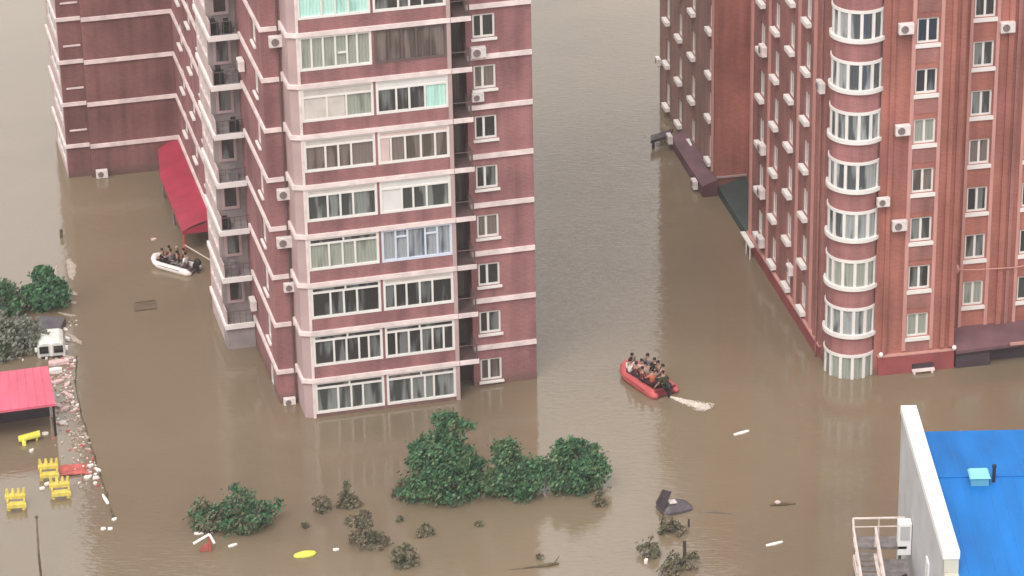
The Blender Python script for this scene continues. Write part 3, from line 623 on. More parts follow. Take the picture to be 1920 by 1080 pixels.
# ================================================================== WHITE BUILDING WITH BLUE ROOF (bottom right)
BB = empty('blue_roofed_building', 'pale grey building with a blue sheet roof behind a white parapet', 'building', (19.3, 140, 0), 0)
X = lambda y: 19.18+(147.75-y)*.0176-19.3          # outer wall face, local x
b = MB()
def wq(y0, y1, z0, z1): b.face([(X(y1), y1-140, z0), (X(y0), y0-140, z0), (X(y0), y0-140, z1), (X(y1), y1-140, z1)])
wq(133.0, 147.6, -1, 8.6); wq(120, 133.0, -1, 8.0)
b.face([(X(147.6), 7.0, -1), (22, 7.0, -1), (22, 7.0, 7.68), (X(147.6), 7.0, 7.68)])
b.build('wall', 'bluebld', BB)
b = MB(); y0, y1 = 132.98, 147.75; tk = .74
P_ = [(X(y0)-.04, y0-140), (X(y0)+tk, y0-140), (X(y1)+tk, y1-140), (X(y1)-.04, y1-140)]
b.prism(P_, 8.6, 9.0, 0); o = b.build('parapet', 'parapet', BB, bevel=.02)
b = MB(); b.prism([(X(y0)+.02, y0-139.96), (X(y0)+tk-.04, y0-139.96), (X(y1)+tk-.04, y1-140.06), (X(y1)+.02, y1-140.06)], 7.2, 8.6); b.build('parapet_base', 'cream', BB)
b = MB(); b.box(X(133)+.03, X(133)+tk-.05, 120-140, 133.0-140, -1, 7.9); b.build('end_wall', 'cream', BB)
b = MB()                                              # gable roof, ridge across the picture
rx0, rx1 = .75, 22
rows = [(6.85, 7.98), (1.15, 8.52), (-20, 6.6)]
n = 34
for (ya, za), (yb, zb_) in zip(rows, rows[1:]):
    for i in range(n):
        xa, xb = rx0+(rx1-rx0)*i/n, rx0+(rx1-rx0)*(i+1)/n
        b.face([(xa, yb, zb_), (xb-.05, yb, zb_), (xb-.05, ya, za), (xa, ya, za)])
        b.face([(xb-.05, yb, zb_), (xb-.025, yb, zb_+.015), (xb-.025, ya, za+.015), (xb-.05, ya, za)]); b.face([(xb-.025, yb, zb_+.015), (xb, yb, zb_), (xb, ya, za), (xb-.025, ya, za+.015)])
b.face([(rx0, 6.85, 7.98), (rx1, 6.85, 7.98), (rx1, 6.85, 7.7), (rx0, 6.85, 7.7)])
b.build('roof', 'blueroof', BB)
b = MB(); b.prism([(rx0, .98), (rx1, .98), (rx1, 1.32), (rx0, 1.32)], 8.50, 8.56); b.build('ridge_cap', 'blueroof', BB)
f = MB(); frame_mb(f, .75, 1.4, ()); fo = f.build('window', 'parapet', BB, (X(137.4)-.02, -2.6, 4.7), SIDE); p = MB(); p.box(-.33, .33, .0, .02, .05, 1.35); p.build('pane', 'g_dark', fo)
vb = empty('roof_vent', 'pale teal vent box on the ridge of the blue roof', 'vent', (22.08, 140.65, 8.36), 0)
b = MB(); b.box(-.42, .42, -.40, .40, 0, .52); b.build('vent_body', 'tealD', vb)
b = MB(); b.add([(-.5, -.48, .5), (.5, -.48, .5), (.5, .48, .5), (-.5, .48, .5), (-.42, -.4, .62), (.42, -.4, .62), (.42, .4, .62), (-.42, .4, .62)], [(0, 3, 2, 1), (4, 5, 6, 7), (0, 1, 5, 4), (1, 2, 6, 5), (2, 3, 7, 6), (3, 0, 4, 7)]); b.build('vent_cap', 'teal', vb)
vp = empty('flue_pipe', 'thin dark flue pipe standing beside the teal vent box', 'pipe', (22.78, 140.6, 8.34), 0)
b = MB(); b.tube([(0, 0, 0), (0, 0, .95)], .085, 10); b.build('pipe', 'navy', vp); b = MB(); b.tube([(0, 0, .93), (0, 0, 1.03)], [.12, .10], 10); b.build('cowl', 'navy', vp); b = MB(); b.tube([(0, 0, -.02), (0, 0, .06)], [.22, .12], 10); b.build('flange', 'navy', vp)
# outside staircase
ST = empty('fire_stairs', 'steel outside staircase with pale handrails beside the blue roofed building', 'staircase', (16.4, 143.4, 0), 0)
b = MB(); b.box(.05, 2.62, -.8, .25, 3.75, 3.9); b.build('landing', 'steel', ST)
b = MB(); b.prism([(.98, -14), (1.14, -14), (1.14, -.8), (.98, -.8)], 3.0, 3.55); b.prism([(.0, -14), (.08, -14), (.08, -.8), (.0, -.8)], 3.0, 3.5); b.build('stringer', 'railp', ST)
b = MB()
for i in range(24): b.box(.1, .98, -1.12-i*.42, -.82-i*.42, 3.62-i*.05-.05, 3.62-i*.05)
b.build('tread', 'steel', ST)
b = MB(); b.box(1.14, 2.62, -14, -.8, 3.0, 3.2); b.build('lower_deck', 'steel', ST)
def rail(pts, h=1.05, post=1.2, r=.058):
    b = MB()
    for i in range(len(pts)-1):
        a, c_ = Vector(pts[i]), Vector(pts[i+1]); L_ = (c_-a).length; n_ = max(1, int(L_/post))
        for q in range(n_+1):
            p = a+(c_-a)*q/n_; b.tube([p, p+Vector((0, 0, h))], r*.7, 6)
        for hh in (h, h*.55): b.tube([a+Vector((0, 0, hh)), c_+Vector((0, 0, hh))], r if hh == h else r*.6, 6)
    return b
rail([(2.6, .2, 3.9), (.08, .2, 3.9), (.0, -.8, 3.9), (-.05, -13, 2.6)]).build('handrail', 'railp', ST)
rail([(1.08, -.8, 3.9), (1.05, -13, 2.6)], r=.07).build('handrail', 'railp', ST)
for x, y in ((.2, .1), (2.4, .1), (.2, -2), (1.05, -4.5), (.04, -4.5), (1.05, -9), (.04, -9), (1.05, -13.5), (.04, -13.5)): b = MB(); b.tube([(x, y, -1), (x, y, 3.7 if y > -3 else 3.0)], .07, 8); b.build('post', 'steel', ST)
o = empty('air_conditioner', 'large white cabinet unit on the grey wall above the outside staircase', 'air conditioner', (19.26, 142.9, 3.4), SIDE)
b = MB(); b.box(-.3, .3, -.68, -.02, 0, 1.75); b.build('casing', 'parapet', o, bevel=.03); b = MB(); b.box(.303, .33, -.58, -.12, .85, 1.6); b.build('fan_grille', 'bluebld', o)
o = MB(); o.tube([(18.35, 139.4, 3.2), (18.38, 139.3, 4.1), (18.6, 139.2, 4.25)], .08, 8); tag(o.build('vent_pipe', 'black'), 'dark bent pipe standing on the deck between the staircase and the grey wall', 'pipe')

# ================================================================== vegetation
def leaf_crown(mb, blobs, n, size, mats, seed):
    r = random.Random(seed); tot = sum(b[3]*b[4]*b[5] for b in blobs)
    for (cx, cy, cz, rx, ry, rz) in blobs:
        k = int(n*rx*ry*rz/tot)+6
        clumps = []
        for _ in range(max(5, k//26)):
            while True:
                p = Vector((r.uniform(-1, 1), r.uniform(-1, 1), r.uniform(-1, 1)))
                if p.length <= 1: break
            p = p.normalized()*(p.length**.45); clumps.append((Vector((cx+p.x*rx, cy+p.y*ry, cz+p.z*rz)), r.choices(range(len(mats)), [4, 5, 3][:len(mats)])[0]))
        cs = (.32*min(rx, ry, rz)+.10) if size > .1 else .24*min(rx, ry, rz)+.06
        for c_, mi in clumps:
            for _ in range(26):
                q = c_+Vector((r.gauss(0, cs*.6), r.gauss(0, cs*.6), r.gauss(0, cs*.5)))
                if q.z < -.15: continue
                a = Vector((r.gauss(0, 1), r.gauss(0, 1), r.gauss(0, .6))).normalized(); u = a.orthogonal().normalized(); v = a.cross(u); s = size*r.uniform(.6, 1.35)
                m_ = mi if r.random() < .75 else r.randrange(len(mats))
                mb.face([q-u*s, q-v*s*.55, q+u*s, q+v*s*.55], m_)
def tree(name, label, cat, loc, blobs, n, size, mats, seed, group=None, trunk=None):
    o = empty(name, label, cat, loc, 0, group)
    t = MB(); r = random.Random(seed); hmax = max(b[2] for b in blobs)
    if trunk is None: trunk = .09
    t.tube([(0, 0, -1), (.03, .02, hmax*.4), (.0, .05, hmax)], [trunk, trunk*.7, trunk*.2], 7)
    for b_ in blobs:
        t.tube([(0, 0, hmax*.15), (b_[0]*.5, b_[1]*.5, b_[2]*.6), (b_[0], b_[1], b_[2])], [trunk*.5, trunk*.35, trunk*.1], 5)
    t.build('trunk', 'bark', o)
    if n > 1500:
        for _ in range(int(6+n/900)):
            q = r.choice(blobs); a = r.uniform(0, 6.28); e_ = r.uniform(-.2, 1.1); rr = r.uniform(.24, .46)
            blobs = blobs+[(q[0]+math.cos(a)*math.cos(e_)*q[3]*1.05, q[1]+math.sin(a)*math.cos(e_)*q[4], max(.15, q[2]+math.sin(e_)*q[5]), rr, rr, rr*.8)]
    c_ = MB(); leaf_crown(c_, blobs, n, size, mats, seed); c_.build('crown', mats, o)
    return o
G3 = ['leafD', 'leafM', 'leafL']; GT = 'flooded trees in front of the pink block'
tree('flooded_tree', 'tallest green tree crown standing in the water before the glazed bay', 'tree', (-3.7, 156.0, 0), [(0, 0, .9, 1.9, 1.6, 1.0), (-.2, .2, 2.2, 1.35, 1.3, 1.1), (.1, .3, 3.1, .75, .75, .8), (.05, .4, 3.9, .42, .42, .5), (-1.5, .3, 2.2, .5, .5, .5), (.9, .2, 1.9, .8, .9, .7), (-1.7, -.6, .3, .5, .5, .4)], 9500, .11, G3, 1, GT, .14)
tree('flooded_tree', 'middle one of the three green tree crowns in a row, with a pointed top', 'tree', (-.05, 156.0, 0), [(0, 0, .8, 1.45, 1.2, .8), (-.35, .2, 1.9, .8, .8, .8), (-.4, .2, 2.7, .4, .4, .45), (.55, .1, 1.5, .7, .7, .6), (-1.2, 0, .7, .8, .6, .5)], 5200, .11, G3, 2, GT, .11)
tree('flooded_tree', 'round green tree crown at the right end of the row of three', 'tree', (3.1, 156.5, 0), [(0, 0, .9, 1.6, 1.3, .9), (.1, .2, 1.8, 1.0, .9, .7), (-.7, .3, 1.6, .6, .6, .6), (1.1, .1, 1.3, .7, .7, .6), (.35, .2, 2.35, .35, .35, .4)], 5800, .11, G3, 3, GT, .11)
GB = ['leafD', 'leafM', 'leafO']
tree('flooded_bush', 'broad dark green bush with a peaked top, left of centre by the water', 'bush', (-14.3, 153.0, 0), [(0, 0, .55, 1.45, 1.1, .65), (-.1, .3, 1.2, .75, .7, .7), (.8, .1, .8, .75, .7, .55), (-1.2, 0, .45, .8, .6, .5)], 4600, .10001, GB, 4, None, .07)
tree('flooded_bush', 'smaller olive bush at the left side of the broad dark green bush', 'bush', (-16.2, 153.0, 0), [(0, 0, .45, .85, .8, .5), (-.25, .2, .95, .4, .4, .5)], 1300, .11, ['leafO', 'leafM', 'leafB'], 5, None, .06)
tree('flooded_tree', 'dark green tree crown above the white van at the left', 'tree', (-27.7, 180.6, 0), [(0, 0, .6, 1.15, 1.1, .7), (-.2, .3, 1.5, .7, .7, .6), (-.15, .3, 2.15, .32, .32, .35), (.75, .2, 1.0, .5, .5, .5), (-.9, 0, .9, .4, .4, .4)], 3000, .14, ['leafD', 'leafM', 'leafM'], 6, None, .12)
tree('flooded_tree', 'dark green tree crown cut by the left edge of the picture', 'tree', (-30.0, 179.8, 0), [(0, 0, .7, 1.1, 1.1, .8), (-.2, .2, 1.4, .7, .7, .6), (.7, -.2, .6, .6, .6, .5)], 2400, .14, ['leafD', 'leafM', 'leafO'], 7, None, .1)
tree('drooping_shrub', 'grey green drooping shrub behind the pink roof', 'shrub', (-28.3, 174.4, 0), [(0, 0, .6, 1.3, 1.1, .7), (-.5, .3, 1.3, .7, .7, .6), (.6, .3, .9, .6, .6, .5), (-.2, 1.3, .9, .8, .8, .6)], 2600, .14, ['leafG', 'leafG', 'leafO'], 8, None, .08)
tree('drooping_shrub', 'dark olive shrub at the left edge, above the pink roof', 'shrub', (-29.5, 173.6, 0), [(0, 0, .5, .55, .6, .9), (.2, .6, .9, .5, .5, .6)], 1000, .14, ['leafO', 'leafG', 'leafD'], 9, None, .08)
BR = ['leafO', 'leafB', 'leafB']; GS = 'muddy shrub tops breaking the water'
for i, (lab, loc, bl, n) in enumerate((
    ('muddy cone shaped shrub top between a round brown shrub and the tallest tree', (-8.9, 155.1), [(0, 0, .15, .75, .5, .25), (0, .05, .5, .30, .28, .35), (0, .05, .85, .13, .13, .35), (0, .05, 1.2, .06, .06, .2)], 560),
    ('round brown shrub top left of the cone shaped one', (-10.15, 154.6), [(0, 0, .3, .5, .45, .4)], 360),
    ('largest muddy cone shaped shrub top, right of the yellow float', (-7.8, 150.8), [(0, 0, .3, .9, .7, .45), (-.1, .1, .8, .52, .45, .45), (0, .1, 1.2, .26, .26, .35), (0, .1, 1.55, .1, .1, .25)], 1100),
    ('muddy rounded shrub top at the bottom edge, left of the centre', (-5.75, 148.6), [(0, 0, .4, .6, .55, .5), (-.05, .1, .85, .35, .3, .35), (.45, -.2, .2, .3, .3, .25)], 700),
    ('small low muddy shrub top between the tallest tree and the bottom shrubs', (-4.8, 151.7), [(0, 0, .15, .45, .35, .22), (.15, .1, .35, .2, .2, .2)], 220),
    ('brown shrub top touching the left foot of the tallest tree', (-6.2, 155.9), [(0, 0, .25, .4, .4, .35), (.3, .5, .45, .45, .4, .4)], 380),
    ('small brown shrub top right of the row of three trees', (4.35, 154.6), [(0, 0, .2, .35, .3, .28), (0, .1, .5, .15, .15, .25)], 240),
    ('muddy shrub top right below the wrecked dark car', (8.0, 151.4), [(-.25, .2, .4, .4, .35, .45), (.3, -.1, .25, .45, .4, .3), (-.4, -.2, .2, .3, .3, .3)], 520),
    ('muddy shrub top holding a white scrap, below left of the wrecked car', (6.75, 149.1), [(0, 0, .25, .55, .45, .35), (.05, .1, .65, .25, .22, .4)], 480),
    ('muddy forked shrub top with a bare stem at the bottom edge, right of centre', (8.4, 148.0), [(-.45, 0, .3, .4, .4, .35), (.4, -.1, .3, .45, .4, .35), (0, -.3, .15, .5, .4, .25)], 560),
    ('tiny brown twig tuft right of the tallest tree, low in the picture', (-1.9, 152.5), [(0, 0, .08, .22, .16, .12)], 70),
    ('tiny dark tuft between the two cone shaped shrub tops', (-8.85, 153.1), [(0, 0, .12, .1, .1, .2)], 40),
    ('tiny dark tuft left of the largest cone shaped shrub top', (-11.0, 152.6), [(0, 0, .15, .12, .12, .25)], 50),
    ('muddy shrub tip cut by the bottom edge below the forked shrub', (7.7, 146.9), [(0, 0, .3, .4, .4, .4)], 260),
    ('tiny brown tuft left of the tallest tree', (-6.05, 153.2), [(0, 0, .1, .14, .12, .14)], 40),
    ('tiny brown tuft above the floating log at the bottom edge', (1.2, 149.0), [(0, 0, .08, .15, .12, .12)], 40))):
    tree('muddy_shrub', lab, 'shrub', (*loc, 0), bl, n*1.6, .085, BR, 30+i, GS, .04)
b = MB(); b.tube([(8.5, 148.4, -.8), (8.5, 148.45, 1.15)], .09, 7); tag(b.build('bare_stem', 'bark'), 'bare dark stem standing up behind the forked shrub top at the bottom edge', 'stem')
b = MB(); b.tube([(8.9, 152.0, -.5), (8.92, 152.0, .45)], .06, 6); tag(b.build('bare_stem', 'bark'), 'short dark stake just right of the wrecked car', 'stem')

# ================================================================== boats and people
def boat(name, label, loc, rz, L_, Wd, r, tube_m, floor_m, engine=True, far_m=None):
    o = empty(name, label, 'boat', loc, rz)
    hw = Wd/2-r; path = [(-L_/2, -hw, r*.55)]
    for i in range(5): path.append((-L_/2+.3+i*(L_*.55/4), -hw, r*.6+.02*i))
    for i in range(1, 8):
        a = math.pi*i/8; path.append((L_*.12+math.sin(a)*(L_*.38-r), -hw*math.cos(a), r*.7+.30*math.sin(a)**2))
    for i in range(4, -1, -1): path.append((-L_/2+.3+i*(L_*.55/4), hw, r*.6+.02*i))
    path.append((-L_/2, hw, r*.55))
    rs = [r*.35]+[r]*(len(path)-2)+[r*.35]
    b = MB(); b.tube(path, rs, 14); b.build('tube', tube_m, o, smooth=True)
    b = MB(); inner = [(x*.97, y*.93) for x, y, z in path]; b.prism(inner, .10, .16); b.build('floor', floor_m, o)
    b = MB(); b.box(-L_/2+.18, -L_/2+.26, -hw, hw, .05, r*1.75); b.build('transom', floor_m, o)
    for xx in (-L_*.12, L_*.14): b = MB(); b.box(xx-.12, xx+.12, -hw, hw, r*1.25, r*1.33); b.build('bench', floor_m, o)
    if engine:
        e = MB(); e.ball((-L_/2-.12, 0, .72), (.26, .18, .24), 0, 12, 8); e.box(-L_/2-.12, -L_/2+.2, -.08, .08, .35, .6); en = e.build('outboard_engine', 'black', o, smooth=True)
        e = MB(); e.tube([(-L_/2-.14, 0, .6), (-L_/2-.16, 0, -.5)], .07, 8); e.build('shaft', 'black', en)
        e = MB(); e.tube([(-L_/2+.05, 0, .7), (-L_/2+.5, .05, .74)], .025, 6); e.build('tiller', 'black', en)
    ln = MB()
    for sgn in (1, -1): ln.tube([(x, y+sgn*(-r*.98 if sgn > 0 else r*.98) if False else y*(1+r*.9/max(hw, .1)), z+.1) for x, y, z in path[2:7]] if sgn > 0 else [(x, y*(1+r*.9/max(hw, .1)), z+.1) for x, y, z in path[-7:-2]], .02, 5)
    ln.build('grab_line', 'black', o)
    return o
def skin_mesh(name, verts, edges, radii, root, material, parent, sub=1):
    me = bpy.data.meshes.new(name); me.from_pydata(verts, edges, []); o = bpy.data.objects.new(name, me); C.objects.link(o); o.parent = parent
    sk = o.modifiers.new('skin', 'SKIN')
    if not me.skin_vertices: me.attributes.new('skin_vertices', 'FLOAT', 'POINT') if False else None
    if not me.skin_vertices:
        bmx = bmesh.new(); bmx.from_mesh(me); lay = bmx.verts.layers.skin.verify()
        bmx.to_mesh(me); bmx.free()
    sv = me.skin_vertices[0].data
    for i, r in enumerate(radii):
        sv[i].radius = (r, r) if not isinstance(r, tuple) else r
        sv[i].use_root = (i == root)
    sk.use_smooth_shade = True
    su = o.modifiers.new('sub', 'SUBSURF'); su.levels = sub; su.render_levels = sub
    me.materials.append(M[material]); return o
def person(label, parent_boat, lx, ly, face, top, legs='cNavy', hairm='hair', standing=False, vest=None, lean=0.0, arms='lap', scale=1.0, base=.42):
    """seated figure; local +x is where the person looks; placed in the boat's coordinates"""
    P = parent_boat.location; a = parent_boat.rotation_euler.z
    loc = (P.x+lx*math.cos(a)-ly*math.sin(a), P.y+lx*math.sin(a)+ly*math.cos(a), base)
    o = empty('person', label, 'person', loc, a+face, 'people in the boats'); o.scale = (scale,)*3
    V = []; Ed = []; Rr = []
    def add(p, r, par=None):
        V.append(p); Rr.append(r); i = len(V)-1
        if par is not None: Ed.append((par, i))
        return i
    ln = lean
    pel = add((0, 0, .08), .145); sp = add((ln*.4, 0, .28), .13, pel); ch = add((ln*.9, 0, .47), .15, sp); nk = add((ln*1.1, 0, .60), .06, ch)
    hb = add((ln*1.15+.02, 0, .69), .078, nk); ht = add((ln*1.2+.02, 0, .78), .092, hb); hx = add((ln*1.2+.01, 0, .85), .065, ht)
    arm = {}; leg = {}
    for s_ in (1, -1):
        sh = add((ln*.95, s_*.19, .52), .066, ch)
        if arms == 'lap': el, wr_ = (ln+.10, s_*.26, .30), (ln+.32, s_*.13, .22)
        elif arms == 'side': el, wr_ = (ln-.03, s_*.32, .30), (ln+.08, s_*.42, .12)
        else: el, wr_ = (ln+.18, s_*.27, .36), (ln+.42, s_*.2, .38)
        e_ = add(el, .048, sh); w_ = add(wr_, .036, e_); dv = (Vector(wr_)-Vector(el)).normalized(); pm = Vector(wr_)+dv*.07; pi_ = add(tuple(pm), .034, w_)
        sidev = Vector((0, 0, 1)).cross(dv).normalized(); arm[s_] = (sh, e_, w_)
        for q, (off, lf) in enumerate(((-.03, .07), (-.01, .085), (.012, .08), (.032, .06))):
            kn = add(tuple(pm+dv*lf*.55+sidev*off+Vector((0, 0, -.004))), .0095, pi_); add(tuple(pm+dv*lf+sidev*off*1.15+Vector((0, 0, -.03))), .0085, kn)
        tb = add(tuple(Vector(wr_)+dv*.05-sidev*.045*s_+Vector((0, 0, .005))), .011, pi_); add(tuple(Vector(wr_)+dv*.095-sidev*.055*s_), .009, tb)
        hp = add((.04, s_*.10, .06), .095, pel)
        if standing: kn, an, toe = (.05, s_*.11, -.36), (.02, s_*.12, -.78), (.18, s_*.13, -.83)
        else: kn, an, toe = (.42, s_*.13, .10), (.46, s_*.13, -.24), (.60, s_*.14, -.29)
        k_ = add(kn, .068, hp); n_ = add(an, .043, k_); add(toe, .036, n_); leg[s_] = (hp, k_, n_)
    skin_mesh('body', V, Ed, Rr, pel, 'skin', o)
    def garment(name, idx, edges, material, extra):
        m_ = {j: i for i, j in enumerate(idx)}
        skin_mesh(name, [V[j] for j in idx], [(m_[a_], m_[c_]) for a_, c_ in edges], [(Rr[j]+extra) for j in idx], 0, material, o)
    ai = [pel, sp, ch, arm[1][0], arm[1][1], arm[-1][0], arm[-1][1]]
    garment('shirt', ai, [(pel, sp), (sp, ch), (ch, arm[1][0]), (arm[1][0], arm[1][1]), (ch, arm[-1][0]), (arm[-1][0], arm[-1][1])], top, .018)
    garment('trousers', [pel, leg[1][0], leg[1][1], leg[1][2], leg[-1][0], leg[-1][1], leg[-1][2]], [(pel, leg[1][0]), (leg[1][0], leg[1][1]), (leg[1][1], leg[1][2]), (pel, leg[-1][0]), (leg[-1][0], leg[-1][1]), (leg[-1][1], leg[-1][2])], legs, .02)
    if vest: garment('life_vest', [sp, ch], [(sp, ch)], vest, .05)
    hx_, hz_ = ln*1.2+.02, .79
    b = MB(); b.ball((hx_-.018, 0, hz_+.022), (.098, .09, .10), 0, 12, 8); b.build('hair', hairm, o, smooth=True)
    b = MB(); b.add([(hx_+.082, -.014, hz_-.05), (hx_+.082, .014, hz_-.05), (hx_+.112, 0, hz_-.045), (hx_+.082, 0, hz_-.005)], [(0, 1, 2), (0, 2, 3), (1, 3, 2)]); b.build('nose', 'skin', o)
    b = MB(); b.ball((hx_+.083, .032, hz_-.005), .012, 0, 6, 4); b.ball((hx_+.083, -.032, hz_-.005), .012, 0, 6, 4); b.build('eyes', 'eye', o)
    b = MB(); b.box(hx_+.074, hx_+.088, -.022, .022, hz_-.078, hz_-.068); b.build('mouth', 'redp', o)
    return o
RB_ = boat('rescue_boat', 'red inflatable rescue boat full of people crossing the channel, foam behind its stern', (7.45, 168.75, 0), math.atan2(4.0, -2.55), 4.15, 1.95, .27, 'tubeR', 'tubeRd')
people_red = [
 ('person in a white top seated at the bow of the red boat, far side', 1.25, .35, 2.9, 'cWhite', 'cGrey', 'lap'),
 ('person in a grey top at the very front of the red boat', 1.65, -.05, .3, 'cGrey', 'cNavy', 'lap'),
 ('person in a bright pinkish white top on the near side of the red boat', .85, .62, -1.5, 'cWhite', 'cNavy', 'lap'),
 ('person in maroon, second on the near side of the red boat', .25, .58, -1.4, 'cMaroon', 'cBlack', 'lap'),
 ('person in a pink top in the middle of the red boat', .55, -.02, 3.0, 'cPink', 'cGrey', 'lap'),
 ('person in a tan top sitting mid boat by the person in pink', -.1, .0, .2, 'cTan', 'cNavy', 'fwd'),
 ('person in a grey top on the far tube of the red boat', .75, -.68, 1.5, 'cGrey', 'cBlack', 'lap'),
 ('person in black on the far tube of the red boat, near the middle', .1, -.70, 1.6, 'cBlack', 'cNavy', 'lap'),
 ('person in black on the far tube of the red boat, toward the stern', -.5, -.70, 1.5, 'cBlack', 'cGrey', 'side'),
 ('person in a maroon top on the near tube of the red boat, toward the stern', -.5, .62, -1.6, 'cMaroon', 'cBlack', 'lap'),
 ('person with a pale pink top near the stern of the red boat, far side', -1.15, -.62, 1.2, 'cPink', 'cNavy', 'lap'),
 ('person in an orange red vest near the stern of the red boat', -1.1, .25, .1, 'cOrange', 'cMaroon', 'fwd'),
 ('steersman in dark olive beside the engine of the red boat', -1.85, -.15, .1, 'cOlive', 'cBlack', 'side'),
]
for i, (lab, x, y, f_, top, lg, arms) in enumerate(people_red):
    person(lab, RB_, x*.86, y*.92, f_, top, lg, arms=arms, lean=RD.uniform(-.03, .10), vest='cOrange' if 'vest' in lab else None, scale=RD.uniform(1.02, 1.12), base=.46 if abs(y) > .5 else .40)
WB_ = boat('inflatable_boat', 'white inflatable boat carrying people in dark clothes, in the court of the pink block', (-20.55, 185.75, 0), math.atan2(1.75, -3.0), 3.25, 1.55, .22, 'tubeW', 'floorG')
for i, (lab, x, y, f_, top, lg, arms) in enumerate((
 ('person in black at the bow of the white boat, near side', .75, .25, .3, 'cBlack', 'cBlack', 'lap'),
 ('person in maroon black behind the bow of the white boat', .55, -.25, .2, 'cMaroon', 'cBlack', 'lap'),
 ('person in black with a pale head covering, middle of the white boat', .0, -.45, .4, 'cBlack', 'cNavy', 'lap'),
 ('person in grey in the middle of the white boat', .1, .2, -.2, 'cGrey', 'cBlack', 'fwd'),
 ('person in dark clothes aft of the middle of the white boat', -.45, .15, .1, 'cBlack', 'cGrey', 'lap'),
 ('person in a dark maroon top aft in the white boat, far side', -.6, -.4, .5, 'cMaroon', 'cBlack', 'lap'),
 ('person in a white shirt at the stern of the white boat', -1.05, .1, .1, 'cWhite', 'cGrey', 'side'))):
    person(lab, WB_, x*.88, y*.85, f_, top, lg, hairm='cTan' if 'pale head' in lab else 'hair', arms=arms, lean=RD.uniform(0, .1), scale=RD.uniform(.95, 1.03), base=.38)

# foam: the wake and the streaks along the sunken fence
def foam(mb, pts, z=.012, seed=0, th=.03):
    r = random.Random(seed); n = len(pts); L_ = []; Rt = []
    for i, (x, y, w_) in enumerate(pts):
        d_ = Vector((pts[min(i+1, n-1)][0]-pts[max(i-1, 0)][0], pts[min(i+1, n-1)][1]-pts[max(i-1, 0)][1])).normalized(); nn = Vector((-d_.y, d_.x))
        L_.append((x+nn.x*w_*r.uniform(.6, 1.1), y+nn.y*w_*r.uniform(.6, 1.1))); Rt.append((x-nn.x*w_*r.uniform(.6, 1.1), y-nn.y*w_*r.uniform(.6, 1.1)))
    for i in range(n-1):
        c0 = (pts[i][0], pts[i][1], z+th); c1 = (pts[i+1][0], pts[i+1][1], z+th)
        mb.face([(*L_[i], z), c0, c1, (*L_[i+1], z)]); mb.face([c0, (*Rt[i], z), (*Rt[i+1], z), c1])
def smoothpts(ctrl, n=14, jit=.0, seed=0):
    r = random.Random(seed); out = []
    for i in range(n+1):
        t = i/n*(len(ctrl)-1); k = min(int(t), len(ctrl)-2); f_ = t-k; a, b_ = ctrl[k], ctrl[k+1]
        out.append(tuple(a[j]+(b_[j]-a[j])*f_+(r.uniform(-jit, jit) if j < 2 else 0) for j in range(3)))
    return out
b = MB(); rf = random.Random(4)
A0 = Vector((8.62, 166.98)); A1 = Vector((10.85, 165.35)); ax = (A1-A0); L0 = ax.length; ax.normalize(); an = Vector((-ax.y, ax.x))
for _ in range(2600):
    t = rf.random()**.8; hw = .07+.58*t**1.2; q = rf.gauss(0, .42)
    if abs(q) > 1.25 or (t > .8 and rf.random() < (t-.8)*4): continue
    c_ = A0+ax*(t*L0)+an*(q*hw); sz_ = rf.uniform(.012, .042); a0_ = rf.uniform(0, 6.28)
    b.face([(c_.x+math.cos(a0_+k*1.2566)*sz_*rf.uniform(.6, 1.5), c_.y+math.sin(a0_+k*1.2566)*sz_*rf.uniform(.6, 1.5), .010+rf.random()*.05) for k in range(5)])
tag(b.build('wake_foam', 'foam'), kind='stuff')
b = MB()
for i, c_ in enumerate(([(-27.2, 187.3, .12), (-26.9, 186.3, .3), (-26.75, 184.9, .25), (-26.6, 184.2, .05)], [(-28.1, 184.4, .05), (-27.3, 183.2, .22), (-26.4, 182.3, .28), (-26.1, 182.0, .05)], [(-27.1, 181.6, .1), (-26.3, 181.0, .22), (-26.0, 180.9, .05)],
    [(-26.9, 179.6, .08), (-26.2, 179.2, .18), (-25.8, 179.1, .04)], [(-26.2, 177.0, .05), (-25.4, 175.7, .22), (-25.1, 175.2, .05)], [(-26.1, 173.9, .05), (-25.4, 173.4, .18), (-25.0, 173.4, .04)], [(-27.8, 186.4, .05), (-27.7, 184.9, .14), (-27.5, 183.8, .05)], [(-25.6, 171.0, .05), (-25.1, 170.6, .12), (-24.8, 170.6, .04)])):
    foam(b, smoothpts(c_, 12, .05, i), seed=i, th=.02)
tag(b.build('foam_streaks', 'foam_thin'), kind='stuff')

# ================================================================== left shore: fence, roof, van, play frames, floating things
fc = empty('sunken_fence', 'dark sunken fence line whose top rail just breaks the water at the left', 'fence', (-25, 172, 0))
fp = [(-25.15, 173.2), (-24.9, 170.2), (-24.2, 166.6), (-23.3, 162.8), (-22.3, 158.9), (-21.15, 154.2)]
b = MB(); b.tube([(x+25, y-172, .05+.03*math.sin(i*2)) for i, (x, y) in enumerate(smoothpts([(x, y, 0) for x, y in fp], 30, .05, 5)) ] if False else [(p[0]+25, p[1]-172, .04+.03*math.sin(i*1.3)) for i, p in enumerate(smoothpts([(x, y, 0) for x, y in fp], 30, .02, 5))], .032, 6); b.build('top_rail', 'wood', fc)
for x, y in fp+[(-23.75, 164.7), (-22.8, 160.9), (-21.7, 156.6)]: b = MB(); b.tube([(x+25, y-172, -1.2), (x+25, y-172, .22)], .05, 6); b.build('post', 'wood', fc)
b = MB(); b.tube([(-28.05, 190.6, -.5), (-28.0, 190.7, .5)], .1, 8); tag(b.build('mooring_stake', 'wood'), 'short dark stake in the open water at the upper left', 'stake')
PR_ = empty('pink_roofed_kiosk', 'low kiosk with a bright pink red sheet roof at the left edge', 'kiosk', (-27.6, 165.6, 0), 0)
